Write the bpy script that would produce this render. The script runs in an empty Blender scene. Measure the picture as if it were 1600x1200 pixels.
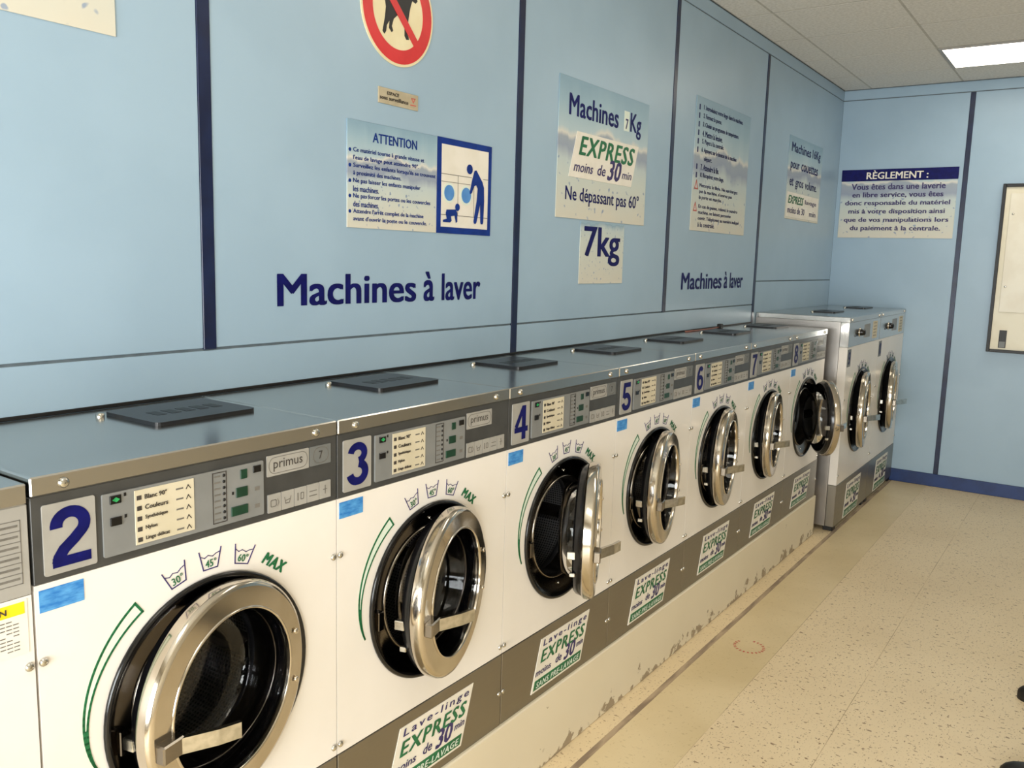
import bpy, math, random
from mathutils import Matrix, Vector
random.seed(7)
scene = bpy.context.scene
COL = scene.collection
PI = math.pi

# ------------------------------------------------------------------ camera
F_PX, YAW, PITCH, ROLL = 1350.05, 0.9687, -0.1448, 0.0279
CAM = Vector((-0.6672, -1.3903, 1.6525))
fw = Vector((math.sin(YAW) * math.cos(PITCH), math.cos(YAW) * math.cos(PITCH), math.sin(PITCH)))
ri = Vector((math.cos(YAW), -math.sin(YAW), 0)); up = ri.cross(fw)
ri2 = ri * math.cos(ROLL) + up * math.sin(ROLL); up2 = up * math.cos(ROLL) - ri * math.sin(ROLL)
cd = bpy.data.cameras.new('camera'); cam = bpy.data.objects.new('camera', cd); COL.objects.link(cam)
cd.lens = F_PX / 1600 * 36; cd.sensor_width = 36; cd.clip_start = 0.02
m = Matrix.Identity(4)
for i in range(3):
    m[i][0], m[i][1], m[i][2], m[i][3] = ri2[i], up2[i], -fw[i], CAM[i]
cam.matrix_world = m
scene.camera = cam

# ------------------------------------------------------------------ world, daylight, exposure
scene.view_settings.view_transform = 'Standard'
scene.view_settings.look = 'None'
scene.view_settings.gamma = 1.0
scene.view_settings.use_curve_mapping = False
scene.view_settings.exposure = 0.0
scene.cycles.max_bounces = 8; scene.cycles.transparent_max_bounces = 8
w = bpy.data.worlds.new('world'); scene.world = w; w.use_nodes = True
w.node_tree.nodes['Background'].inputs[0].default_value = (0.86, 0.93, 1.0, 1)
w.node_tree.nodes['Background'].inputs[1].default_value = 1.2
LAMP_STRENGTH = 6.2
# room extents
YW, XL, ZC = 0.4917, 6.5375, 3.007          # machine wall, far wall, ceiling
XF, YR = -2.7, -3.6                         # shop-front wall, wall behind the aisle
WIN = (-3.2, 0.15, 0.35, 2.15)              # added shop window, unseen: y0,y1,z0,z1

def area(name, loc, rot, sx, sy, power, col):
    l = bpy.data.lights.new(name, 'AREA'); l.shape = 'RECTANGLE'; l.size = sx; l.size_y = sy
    l.energy = power; l.color = col
    o = bpy.data.objects.new(name, l); COL.objects.link(o); o.location = loc; o.rotation_euler = rot
    return o
# area light added as daylight, just outside the unseen shop window, facing +x
area('added_window_daylight', (XF - 0.25, (WIN[0] + WIN[1]) / 2, (WIN[2] + WIN[3]) / 2), (0, -PI / 2, 0), WIN[3] - WIN[2], WIN[1] - WIN[0], 300, (1.0, 0.985, 0.97))

# ------------------------------------------------------------------ materials
def lin(c):
    return tuple(((v / 255) / 12.92 if v / 255 <= 0.04045 else ((v / 255 + 0.055) / 1.055) ** 2.4) for v in c) + (1,)
MATS = {}
def mat(name, col, rough=0.5, metal=0.0, spec=0.5, coat=0.0):
    if name in MATS: return MATS[name]
    mt = bpy.data.materials.new(name); mt.use_nodes = True
    b = mt.node_tree.nodes['Principled BSDF']
    b.inputs['Base Color'].default_value = lin(col); b.inputs['Roughness'].default_value = rough
    b.inputs['Metallic'].default_value = metal; b.inputs['Specular IOR Level'].default_value = spec
    b.inputs['Coat Weight'].default_value = coat
    MATS[name] = mt
    return mt
def nodes(mt): return mt.node_tree.nodes, mt.node_tree.links, mt.node_tree.nodes['Principled BSDF']
def add_noise_color(mt, c1, c2, scale, detail=4, lo=0.4, hi=0.6, coord='Object', stretch=(1, 1, 1), bump=0.0):
    N, L, b = nodes(mt)
    tc = N.new('ShaderNodeTexCoord'); mp = N.new('ShaderNodeMapping'); mp.inputs['Scale'].default_value = stretch
    nz = N.new('ShaderNodeTexNoise'); nz.inputs['Scale'].default_value = scale; nz.inputs['Detail'].default_value = detail
    cr = N.new('ShaderNodeValToRGB'); cr.color_ramp.elements[0].position = lo; cr.color_ramp.elements[1].position = hi
    cr.color_ramp.elements[0].color = lin(c1); cr.color_ramp.elements[1].color = lin(c2)
    L.new(tc.outputs[coord], mp.inputs['Vector']); L.new(mp.outputs[0], nz.inputs['Vector'])
    L.new(nz.outputs['Fac'], cr.inputs[0]); L.new(cr.outputs[0], b.inputs['Base Color'])
    if bump:
        bp = N.new('ShaderNodeBump'); bp.inputs['Strength'].default_value = bump; bp.inputs['Distance'].default_value = 0.002
        L.new(nz.outputs['Fac'], bp.inputs['Height']); L.new(bp.outputs[0], b.inputs['Normal'])
    return cr
def brushed(name, col, rough, stretch, var=0.12):
    mt = mat(name, col, rough, 1.0)
    N, L, b = nodes(mt)
    tc = N.new('ShaderNodeTexCoord'); mp = N.new('ShaderNodeMapping'); mp.inputs['Scale'].default_value = stretch
    nz = N.new('ShaderNodeTexNoise'); nz.inputs['Scale'].default_value = 6; nz.inputs['Detail'].default_value = 5
    mr = N.new('ShaderNodeMapRange'); mr.inputs['To Min'].default_value = rough - var / 2; mr.inputs['To Max'].default_value = rough + var / 2
    L.new(tc.outputs['Object'], mp.inputs['Vector']); L.new(mp.outputs[0], nz.inputs['Vector'])
    L.new(nz.outputs['Fac'], mr.inputs['Value']); L.new(mr.outputs[0], b.inputs['Roughness'])
    return mt
M = {}
M['wall'] = mat('wall_laminate', (156, 181, 201), 0.36); add_noise_color(M['wall'], (154, 179, 199), (158, 183, 203), 3, bump=0.0)
M['joint'] = mat('joint_grey', (96, 108, 116), 0.6); add_noise_color(M['joint'], (90, 102, 110), (102, 114, 122), 20)
M['navy'] = mat('navy_profile', (10, 26, 62), 0.32); add_noise_color(M['navy'], (8, 23, 57), (12, 30, 68), 12)
M['basebd'] = mat('baseboard_blue', (18, 48, 104), 0.4); add_noise_color(M['basebd'], (15, 44, 97), (21, 53, 111), 9)
M['black'] = mat('black_rubber', (14, 14, 16), 0.45); add_noise_color(M['black'], (12, 12, 14), (18, 18, 20), 30)
M['blackgloss'] = mat('black_gloss', (10, 10, 12), 0.18); add_noise_color(M['blackgloss'], (9, 9, 11), (13, 13, 15), 30)
M['steel'] = brushed('lid_steel', (196, 193, 187), 0.20, (0.6, 8, 8), 0.03)
M['kick'] = brushed('kick_steel', (148, 143, 134), 0.36, (1, 6, 30))
M['side'] = brushed('side_steel', (186, 180, 174), 0.34, (20, 1, 1))
M['chrome'] = mat('polished_steel', (205, 196, 182), 0.13, 1.0); add_noise_color(M['chrome'], (200, 191, 176), (210, 202, 190), 8)
M['dish'] = mat('dark_polished_steel', (100, 94, 87), 0.15, 1.0); add_noise_color(M['dish'], (95, 89, 82), (105, 99, 92), 8)
M['dish2'] = mat('satin_dark_steel', (140, 133, 124), 0.22, 1.0); add_noise_color(M['dish2'], (134, 127, 118), (146, 139, 130), 8)
M['cover'] = mat('cover_black', (26, 28, 33), 0.34); add_noise_color(M['cover'], (24, 26, 31), (29, 31, 36), 20)
M['screw'] = mat('screw_zinc', (205, 202, 196), 0.2, 1.0); add_noise_color(M['screw'], (190, 188, 180), (215, 212, 206), 40)
M['white'] = mat('white_enamel', (233, 227, 219), 0.30); add_noise_color(M['white'], (231, 225, 217), (235, 229, 222), 3)
M['panel'] = mat('panel_charcoal', (62, 62, 61), 0.38); add_noise_color(M['panel'], (59, 59, 58), (66, 66, 65), 14)
M['board'] = mat('board_grey', (126, 127, 126), 0.42); add_noise_color(M['board'], (122, 123, 122), (130, 131, 130), 10)
M['plate'] = mat('plate_silver', (158, 155, 149), 0.42); add_noise_color(M['plate'], (154, 151, 145), (162, 159, 153), 12)
M['plate2'] = mat('plate_grey', (112, 114, 113), 0.42); add_noise_color(M['plate2'], (108, 110, 109), (117, 119, 118), 12)
M['card'] = mat('card_cream', (203, 193, 168), 0.55); add_noise_color(M['card'], (199, 189, 163), (207, 197, 173), 9)
M['ink'] = mat('ink_dark', (58, 52, 48), 0.6); add_noise_color(M['ink'], (54, 48, 44), (64, 58, 54), 50)
M['inkgrey'] = mat('ink_grey', (108, 104, 98), 0.6); add_noise_color(M['inkgrey'], (103, 99, 93), (113, 109, 103), 50)
M['navyink'] = mat('ink_navy', (8, 12, 86), 0.5, 0.0, 0.2); add_noise_color(M['navyink'], (6, 10, 80), (10, 15, 93), 30)
M['blueink'] = mat('ink_blue', (8, 46, 128), 0.5, 0.0, 0.25); add_noise_color(M['blueink'], (6, 43, 122), (11, 50, 134), 20)
M['ltblue'] = mat('ink_light_blue', (82, 140, 206), 0.45); add_noise_color(M['ltblue'], (77, 135, 201), (88, 146, 211), 20)
M['indigo'] = mat('ink_indigo', (52, 42, 98), 0.5); add_noise_color(M['indigo'], (48, 38, 92), (58, 48, 106), 30)
M['green'] = mat('ink_green', (20, 104, 62), 0.45); add_noise_color(M['green'], (16, 98, 56), (26, 112, 70), 30)
M['palegreen'] = mat('ink_pale_green', (220, 230, 218), 0.45); add_noise_color(M['palegreen'], (216, 227, 214), (224, 233, 222), 20)
M['btn'] = mat('button_green', (8, 54, 36), 0.35); add_noise_color(M['btn'], (7, 49, 32), (11, 60, 41), 30)
M['led'] = mat('led_green', (40, 150, 84), 0.3); add_noise_color(M['led'], (34, 140, 76), (46, 160, 92), 60)
M['paper'] = mat('sticker_white', (232, 226, 214), 0.45); add_noise_color(M['paper'], (229, 223, 210), (235, 229, 218), 12)
M['yellow'] = mat('sticker_yellow', (246, 214, 28), 0.45); add_noise_color(M['yellow'], (242, 208, 22), (250, 220, 36), 20)
M['bluest'] = mat('sticker_blue', (52, 136, 206), 0.4); add_noise_color(M['bluest'], (36, 116, 192), (92, 164, 222), 45, stretch=(1, 1, 3), lo=0.35, hi=0.7)
M['red'] = mat('sign_red', (204, 36, 40), 0.4); add_noise_color(M['red'], (200, 32, 36), (210, 40, 44), 14)
M['redink'] = mat('ink_red', (200, 96, 84), 0.5); add_noise_color(M['redink'], (194, 90, 78), (206, 102, 90), 30)
M['signcream'] = mat('sign_cream', (232, 220, 180), 0.4); add_noise_color(M['signcream'], (229, 216, 175), (235, 224, 186), 10)
M['tag'] = mat('tag_brass', (190, 178, 152), 0.4, 0.3); add_noise_color(M['tag'], (184, 172, 146), (196, 184, 158), 20)
M['tile'] = mat('ceiling_tile', (226, 222, 214), 0.9); add_noise_color(M['tile'], (218, 214, 206), (232, 228, 221), 60, detail=6, bump=0.25)
M['tbar'] = mat('ceiling_bar', (188, 183, 172), 0.7); add_noise_color(M['tbar'], (182, 177, 166), (194, 189, 178), 20)
M['plinth'] = mat('plinth_paint', (222, 210, 184), 0.6)
M['boxcream'] = mat('terminal_cream', (226, 218, 194), 0.35); add_noise_color(M['boxcream'], (222, 213, 188), (230, 223, 201), 6)
M['boxdoor'] = mat('terminal_door', (230, 223, 205), 0.35); add_noise_color(M['boxdoor'], (227, 219, 200), (233, 227, 210), 6)
M['cable'] = mat('cable_red', (150, 96, 84), 0.5); add_noise_color(M['cable'], (144, 90, 78), (156, 102, 90), 30)
M['wallcream'] = mat('wall_cream', (206, 196, 176), 0.6); add_noise_color(M['wallcream'], (202, 192, 172), (210, 200, 181), 4)

def mk_plinth():
    mt = M['plinth']; N, L, b = nodes(mt)
    tc = N.new('ShaderNodeTexCoord'); sx = N.new('ShaderNodeSeparateXYZ')
    nz = N.new('ShaderNodeTexNoise'); nz.inputs['Scale'].default_value = 13; nz.inputs['Detail'].default_value = 6; nz.inputs['Roughness'].default_value = 0.62
    L.new(tc.outputs['Object'], sx.inputs[0]); L.new(tc.outputs['Object'], nz.inputs['Vector'])
    # worn paint: chips crowd along the bottom edge, a few higher up
    mr = N.new('ShaderNodeMapRange'); mr.inputs['From Min'].default_value = 0.0; mr.inputs['From Max'].default_value = 0.10
    mr.inputs['To Min'].default_value = 0.16; mr.inputs['To Max'].default_value = -0.06
    L.new(sx.outputs['Z'], mr.inputs['Value'])
    ad = N.new('ShaderNodeMath'); ad.operation = 'ADD'; L.new(nz.outputs['Fac'], ad.inputs[0]); L.new(mr.outputs[0], ad.inputs[1])
    cr = N.new('ShaderNodeValToRGB'); cr.color_ramp.elements[0].position = 0.625; cr.color_ramp.elements[1].position = 0.65
    cr.color_ramp.elements[0].color = (0, 0, 0, 1); cr.color_ramp.elements[1].color = (1, 1, 1, 1)
    L.new(ad.outputs[0], cr.inputs[0])
    n2 = N.new('ShaderNodeTexNoise'); n2.inputs['Scale'].default_value = 4
    c1 = N.new('ShaderNodeMixRGB'); c1.inputs[1].default_value = lin((219, 207, 181)); c1.inputs[2].default_value = lin((226, 215, 191))
    L.new(tc.outputs['Object'], n2.inputs['Vector']); L.new(n2.outputs['Fac'], c1.inputs[0])
    mx = N.new('ShaderNodeMixRGB'); mx.inputs[2].default_value = lin((158, 142, 118))
    L.new(cr.outputs[0], mx.inputs[0]); L.new(c1.outputs[0], mx.inputs[1]); L.new(mx.outputs[0], b.inputs['Base Color'])
    bp = N.new('ShaderNodeBump'); bp.inputs['Strength'].default_value = 0.6; bp.inputs['Distance'].default_value = 0.003; bp.invert = True
    L.new(cr.outputs[0], bp.inputs['Height']); L.new(bp.outputs[0], b.inputs['Normal'])
mk_plinth()

def floor_mat(name, base1, base2, speck, amount, rough):
    mt = mat(name, base1, rough); N, L, b = nodes(mt)
    tc = N.new('ShaderNodeTexCoord')
    nz = N.new('ShaderNodeTexNoise'); nz.inputs['Scale'].default_value = 1.8; nz.inputs['Detail'].default_value = 5
    L.new(tc.outputs['Object'], nz.inputs['Vector'])
    c0 = N.new('ShaderNodeValToRGB'); c0.color_ramp.elements[0].position = 0.35; c0.color_ramp.elements[1].position = 0.65
    c0.color_ramp.elements[0].color = lin(base1); c0.color_ramp.elements[1].color = lin(base2); L.new(nz.outputs['Fac'], c0.inputs[0])
    prev = c0.outputs[0]
    for k, (sc, thr, colr, st, rot) in enumerate(((62, 0.675, speck, (1.0, 2.0, 1), 0.5), (38, 0.675, speck, (1.9, 1, 1), 0.9), (105, 0.68, tuple(min(255, v + 34) for v in speck), (1, 1.5, 1), 0.1))):
        mp = N.new('ShaderNodeMapping'); mp.inputs['Scale'].default_value = st; mp.inputs['Rotation'].default_value = (0, 0, rot); mp.inputs['Location'].default_value = (k * 7.3, k * 3.1, 0)
        L.new(tc.outputs['Object'], mp.inputs['Vector'])
        n = N.new('ShaderNodeTexNoise'); n.inputs['Scale'].default_value = sc; n.inputs['Detail'].default_value = 1.5; L.new(mp.outputs[0], n.inputs['Vector'])
        cr = N.new('ShaderNodeValToRGB'); cr.color_ramp.elements[0].position = thr - 0.02; cr.color_ramp.elements[1].position = thr + 0.03
        cr.color_ramp.elements[0].color = (0, 0, 0, 1); cr.color_ramp.elements[1].color = (amount, amount, amount, 1); L.new(n.outputs['Fac'], cr.inputs[0])
        mx = N.new('ShaderNodeMixRGB'); mx.inputs[2].default_value = lin(colr); L.new(cr.outputs[0], mx.inputs[0]); L.new(prev, mx.inputs[1]); prev = mx.outputs[0]
    L.new(prev, b.inputs['Base Color'])
    return mt
M['floor'] = floor_mat('floor_vinyl', (224, 203, 166), (231, 211, 175), (132, 104, 74), 0.9, 0.42)
M['floor_edge'] = floor_mat('floor_vinyl_edge', (226, 204, 164), (232, 211, 173), (160, 130, 96), 0.8, 0.45)
M['floor_strip'] = floor_mat('floor_worn_strip', (210, 189, 146), (226, 206, 166), (178, 154, 112), 0.4, 0.36)
M['floor_seam'] = mat('floor_seam_dark', (160, 140, 118), 0.6); add_noise_color(M['floor_seam'], (140, 121, 101), (182, 160, 132), 5, stretch=(1, 6, 1))

M['joint_floor'] = mat('floor_joint', (190, 168, 132), 0.6); add_noise_color(M['joint_floor'], (160, 138, 106), (222, 200, 164), 2.5, stretch=(1, 6, 1))
def mk_drum():
    mt = mat('drum_perforated', (150, 150, 152), 0.28, 0.65); N, L, b = nodes(mt)
    tc = N.new('ShaderNodeTexCoord')
    vo = N.new('ShaderNodeTexVoronoi'); vo.inputs['Scale'].default_value = 1.0; vo.inputs['Randomness'].default_value = 0.0
    mp = N.new('ShaderNodeMapping'); mp.inputs['Scale'].default_value = (140, 42, 1)
    L.new(tc.outputs['UV'], mp.inputs['Vector']); L.new(mp.outputs[0], vo.inputs['Vector'])
    cr = N.new('ShaderNodeValToRGB'); cr.color_ramp.elements[0].position = 0.26; cr.color_ramp.elements[1].position = 0.36
    cr.color_ramp.elements[0].color = (0.004, 0.004, 0.005, 1); cr.color_ramp.elements[1].color = lin((120, 118, 117))
    L.new(vo.outputs['Distance'], cr.inputs[0]); L.new(cr.outputs[0], b.inputs['Base Color'])
    bp = N.new('ShaderNodeBump'); bp.inputs['Strength'].default_value = 0.5; bp.inputs['Distance'].default_value = 0.003
    L.new(vo.outputs['Distance'], bp.inputs['Height']); L.new(bp.outputs[0], b.inputs['Normal'])
    return mt
M['drum'] = mk_drum()

def glass_mat(name, tint, refl=1.0, ior=1.5):
    mt = bpy.data.materials.new(name); mt.use_nodes = True; nt = mt.node_tree; nt.nodes.clear()
    out = nt.nodes.new('ShaderNodeOutputMaterial'); tr = nt.nodes.new('ShaderNodeBsdfTransparent'); gl = nt.nodes.new('ShaderNodeBsdfGlossy')
    tr.inputs[0].default_value = tint; gl.inputs['Roughness'].default_value = 0.03; gl.inputs[0].default_value = (refl, refl, refl, 1)
    fr = nt.nodes.new('ShaderNodeFresnel'); fr.inputs[0].default_value = ior; mx = nt.nodes.new('ShaderNodeMixShader')
    nt.links.new(fr.outputs[0], mx.inputs[0]); nt.links.new(tr.outputs[0], mx.inputs[1]); nt.links.new(gl.outputs[0], mx.inputs[2]); nt.links.new(mx.outputs[0], out.inputs[0])
    return mt
M['glass'] = glass_mat('door_glass', (0.66, 0.66, 0.68, 1), 0.8, 1.45)
M['pane'] = glass_mat('window_pane', (0.95, 0.97, 0.97, 1), 0.8, 1.2)

def lamp_mat():
    mt = bpy.data.materials.new('lamp_diffuser'); mt.use_nodes = True; nt = mt.node_tree; nt.nodes.clear()
    out = nt.nodes.new('ShaderNodeOutputMaterial'); em = nt.nodes.new('ShaderNodeEmission')
    em.inputs[0].default_value = (1.0, 0.925, 0.78, 1); em.inputs[1].default_value = LAMP_STRENGTH
    nt.links.new(em.outputs[0], out.inputs[0]); return mt
M['lamp'] = lamp_mat()

def poster_mat(name, axis, peak=0.62, band=0.42):
    """printed mountain picture: hazy sky, snow-edged range, pale water with drops"""
    mt = mat(name, (180, 195, 200), 0.42); N, L, b = nodes(mt)
    tc = N.new('ShaderNodeTexCoord'); sp = N.new('ShaderNodeSeparateXYZ'); L.new(tc.outputs['Generated'], sp.inputs[0])
    cb = N.new('ShaderNodeCombineXYZ'); L.new(sp.outputs[axis], cb.inputs[0]); L.new(sp.outputs['Z'], cb.inputs[1])
    def noise(scale, vec, st=(1, 1, 1), detail=4):
        mp = N.new('ShaderNodeMapping'); mp.inputs['Scale'].default_value = st; L.new(vec, mp.inputs['Vector'])
        n = N.new('ShaderNodeTexNoise'); n.inputs['Scale'].default_value = scale; n.inputs['Detail'].default_value = detail; L.new(mp.outputs[0], n.inputs['Vector']); return n.outputs['Fac']
    def math_(op, a, c):
        n = N.new('ShaderNodeMath'); n.operation = op
        for k, x in enumerate((a, c)):
            if isinstance(x, (int, float)): n.inputs[k].default_value = x
            else: L.new(x, n.inputs[k])
        return n.outputs[0]
    ridge = noise(3.2, cb.outputs[0], (1, 0.12, 1), 5)
    v = math_('ADD', sp.outputs['Z'], math_('MULTIPLY', math_('SUBTRACT', 0.5, ridge), 0.42))
    cr = N.new('ShaderNodeValToRGB'); els = cr.color_ramp.elements
    els[0].position = 0.0; els[0].color = lin((212, 207, 192)); els[1].position = 1.0; els[1].color = lin((134, 164, 184))
    for p, c in ((band - 0.18, (200, 207, 200)), (band - 0.04, (190, 202, 202)), (band + 0.05, (150, 160, 178)), (peak - 0.05, (156, 166, 178)), (peak - 0.02, (214, 212, 204)), (peak + 0.02, (176, 196, 204)), (peak + 0.2, (150, 178, 194))):
        e = els.new(p); e.color = lin(c)
    L.new(v, cr.inputs[0])
    drops = noise(26, cb.outputs[0], (1.0, 0.7, 1), 1)
    dm = N.new('ShaderNodeMapRange'); dm.inputs['From Min'].default_value = 0.66; dm.inputs['From Max'].default_value = 0.72; L.new(drops, dm.inputs['Value'])
    low = N.new('ShaderNodeMapRange'); low.inputs['From Min'].default_value = band + 0.05; low.inputs['From Max'].default_value = band - 0.05; L.new(sp.outputs['Z'], low.inputs['Value'])
    fac = math_('MULTIPLY', math_('MULTIPLY', dm.outputs[0], low.outputs[0]), 0.75)
    mx = N.new('ShaderNodeMixRGB'); mx.inputs[2].default_value = lin((120, 142, 176)); L.new(fac, mx.inputs[0]); L.new(cr.outputs[0], mx.inputs[1])
    L.new(mx.outputs[0], b.inputs['Base Color'])
    return mt

# ------------------------------------------------------------------ mesh helpers
class MB:
    def __init__(self): self.v = []; self.f = []; self.uv = None; self.smooth = set()
    def add(self, vs, fs, smooth=False):
        o = len(self.v); self.v += [tuple(p) for p in vs]
        for f in fs:
            if smooth: self.smooth.add(len(self.f))
            self.f.append(tuple(i + o for i in f))
        return self
    def box(self, x0, x1, y0, y1, z0, z1):
        return self.add([(x0, y0, z0), (x1, y0, z0), (x1, y1, z0), (x0, y1, z0), (x0, y0, z1), (x1, y0, z1), (x1, y1, z1), (x0, y1, z1)],
                        [(0, 3, 2, 1), (4, 5, 6, 7), (0, 1, 5, 4), (1, 2, 6, 5), (2, 3, 7, 6), (3, 0, 4, 7)])
    def bbox(self, x0, x1, y0, y1, z0, z1, b):
        """box with chamfered edges"""
        X = (x0, x1); Y = (y0, y1); Z = (z0, z1); idx = {}; vs = []
        for i in (0, 1):
            for j in (0, 1):
                for k in (0, 1):
                    s = (1 - 2 * i, 1 - 2 * j, 1 - 2 * k)
                    for a in range(3):
                        d = [b * s[0], b * s[1], b * s[2]]; d[a] = 0
                        idx[i, j, k, a] = len(vs); vs.append((X[i] + d[0], Y[j] + d[1], Z[k] + d[2]))
        fs = []
        for a in range(3):
            for s in (0, 1):
                q = []
                for (u, w_) in ((0, 0), (1, 0), (1, 1), (0, 1)):
                    c = [0, 0, 0]; c[a] = s; c[(a + 1) % 3] = u; c[(a + 2) % 3] = w_; q.append(idx[c[0], c[1], c[2], a])
                fs.append(tuple(q if s else q[::-1]))
        for a in range(3):
            p, q_ = (a + 1) % 3, (a + 2) % 3
            for u in (0, 1):
                for w_ in (0, 1):
                    c0 = [0, 0, 0]; c0[p] = u; c0[q_] = w_; c1 = list(c0); c1[a] = 1
                    f = (idx[c0[0], c0[1], c0[2], p], idx[c1[0], c1[1], c1[2], p], idx[c1[0], c1[1], c1[2], q_], idx[c0[0], c0[1], c0[2], q_])
                    fs.append(f if (u ^ w_) else f[::-1])
        for i in (0, 1):
            for j in (0, 1):
                for k in (0, 1):
                    f = tuple(idx[i, j, k, a] for a in range(3)); fs.append(f if (i + j + k) % 2 else f[::-1])
        return self.add(vs, fs)
    def lathe(self, prof, cx, cz, n=64, axis='y', oy=0.0, closed=False, smooth=True, cap=False):
        """profile of (radius, depth along axis); axis through (cx, cz)"""
        vs = []; fs = []; k = len(prof)
        for i in range(n):
            a = 2 * PI * i / n
            for (r, d) in prof:
                if axis == 'y': vs.append((cx + r * math.cos(a), oy + d, cz + r * math.sin(a)))
                else: vs.append((cx + r * math.cos(a), cz + r * math.sin(a), oy + d))
        kk = k if closed else k - 1
        for i in range(n):
            j = (i + 1) % n
            for t in range(kk):
                t2 = (t + 1) % k
                f = (i * k + t, j * k + t, j * k + t2, i * k + t2)
                fs.append(f if axis != 'y' else f)
        if cap:
            fs.append(tuple(i * k + k - 1 for i in range(n)))
        return self.add(vs, fs, smooth)
    def prism(self, pts, y0, y1):
        """polygon in (x,z) extruded from y0 (front) to y1"""
        n = len(pts); vs = [(x, y0, z) for x, z in pts] + [(x, y1, z) for x, z in pts]
        area_ = sum(pts[i][0] * pts[(i + 1) % n][1] - pts[(i + 1) % n][0] * pts[i][1] for i in range(n))
        fs = [tuple(range(n)), tuple(range(2 * n - 1, n - 1, -1))] + [(i, i + n, (i + 1) % n + n, (i + 1) % n) for i in range(n)]
        if area_ < 0: fs = [f[::-1] for f in fs]
        return self.add(vs, fs)
    def tube(self, path, r, n=8):
        vs = []; fs = []
        P = [Vector(p) for p in path]
        for i, p in enumerate(P):
            t = (P[min(i + 1, len(P) - 1)] - P[max(i - 1, 0)]).normalized()
            a = t.orthogonal().normalized() if i == 0 else (prev - t * prev.dot(t)).normalized()
            prev = a; b = t.cross(a)
            for k in range(n):
                an = 2 * PI * k / n; vs.append(p + (a * math.cos(an) + b * math.sin(an)) * r)
        for i in range(len(P) - 1):
            for k in range(n):
                fs.append((i * n + k, i * n + (k + 1) % n, (i + 1) * n + (k + 1) % n, (i + 1) * n + k))
        fs.append(tuple(range(n))[::-1]); fs.append(tuple((len(P) - 1) * n + k for k in range(n)))
        return self.add(vs, fs, True)
    def stroke(self, pts, wd, y0, y1, close=False):
        """polyline in (x,z) drawn as thin bars"""
        n = len(pts)
        for i in range(n if close else n - 1):
            a = Vector(pts[i]); b = Vector(pts[(i + 1) % n]); d = b - a
            if d.length < 1e-9: continue
            d = d.normalized() * wd / 2; nn = Vector((-d.y, d.x))
            q = [a - d - nn, b + d - nn, b + d + nn, a - d + nn]
            self.prism([tuple(p) for p in q], y0, y1)
        return self
    def build(self, name, material, parent=None, org=(0, 0, 0), xf=None):
        me = bpy.data.meshes.new(name)
        vs = [(x - org[0], y - org[1], z - org[2]) for x, y, z in self.v]
        if xf: vs = [xf(p) for p in vs]
        me.from_pydata(vs, [], self.f)
        for i in self.smooth: me.polygons[i].use_smooth = True
        if self.uv:
            uvl = me.uv_layers.new(name='UVMap')
            for l in me.loops: uvl.data[l.index].uv = self.uv[l.vertex_index]
        me.materials.append(material); me.validate(); me.update()
        o = bpy.data.objects.new(name, me); COL.objects.link(o)
        if parent: o.parent = parent
        return o
def tag(o, label=None, cat=None, group=None, kind=None):
    if label: o['label'] = label
    if cat: o['category'] = cat
    if group: o['group'] = group
    if kind: o['kind'] = kind
    return o
def empty(name, loc):
    o = bpy.data.objects.new(name, None); o.location = loc; o.empty_display_size = 0.1; COL.objects.link(o); return o
def copy_tree(o, parent=None):
    c = o.copy(); COL.objects.link(c); c.parent = parent
    for ch in list(o.children): copy_tree(ch, c)
    return c

TXT = {}
def text_geo(s, bold=0.0, shear=0.0, spacing=1.0, res=2):
    """lettering as flat triangles in (u,v), one unit = cap size; returns verts, faces, bounds"""
    key = (s, bold, shear, spacing, res)
    if key in TXT: return TXT[key]
    cu = bpy.data.curves.new('t', 'FONT'); cu.body = s; cu.shear = shear; cu.space_character = spacing
    cu.resolution_u = res; cu.fill_mode = 'FRONT'
    ob = bpy.data.objects.new('t', cu); COL.objects.link(ob)
    dg = bpy.context.evaluated_depsgraph_get(); dg.update()
    me = bpy.data.meshes.new_from_object(ob.evaluated_get(dg))
    vs = [(v.co.x, v.co.y, 0) for v in me.vertices]; fs = [tuple(p.vertices) for p in me.polygons]
    bpy.data.objects.remove(ob); bpy.data.curves.remove(cu); bpy.data.meshes.remove(me)
    if bold:
        v0, f0 = vs, fs; vs = []; fs = []
        for lay, (dx, dy) in enumerate(((-1, -0.45), (1, -0.45), (1, 0.45), (-1, 0.45), (0, 0))):
            o_ = len(vs); vs += [(a + dx * bold, b + dy * bold, lay) for a, b, _ in v0]; fs += [tuple(i + o_ for i in f) for f in f0]
    xs = [v[0] for v in vs]; ys = [v[1] for v in vs]
    TXT[key] = (vs, fs, (min(xs), max(xs), min(ys), max(ys)))
    return TXT[key]
def put_text(mb, s, x0, x1, z0, z1, y, bold=0.0, shear=0.0, spacing=1.0, rot=0.0, skew=0.0, res=2, keep=False, align='l'):
    """fit lettering into box x0..x1, z0..z1 on the plane y (facing -y); skew leans the line for sheared labels; keep = keep letter proportions (height rules)"""
    vs, fs, (a, b, c, d) = text_geo(s, bold, shear, spacing, res)
    sz = (z1 - z0) / (d - c); sx = (x1 - x0) / (b - a)
    if keep:
        sx = min(sx, sz)
        wd = sx * (b - a)
        if align == 'c': x0 = (x0 + x1) / 2 - wd / 2
        if align == 'r': x0 = x1 - wd
        x1 = x0 + wd
    cx, cz = (x0 + x1) / 2, (z0 + z1) / 2
    out = []
    for u, v, lay in vs:
        px = x0 + (u - a) * sx; pz = z0 + (v - c) * sz
        if rot:
            dx, dz = px - cx, pz - cz; px = cx + dx * math.cos(rot) - dz * math.sin(rot); pz = cz + dx * math.sin(rot) + dz * math.cos(rot)
        out.append((px + skew * (pz - cz), y - lay * 0.0002, pz))
    mb.add(out, fs)
    return mb
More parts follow.
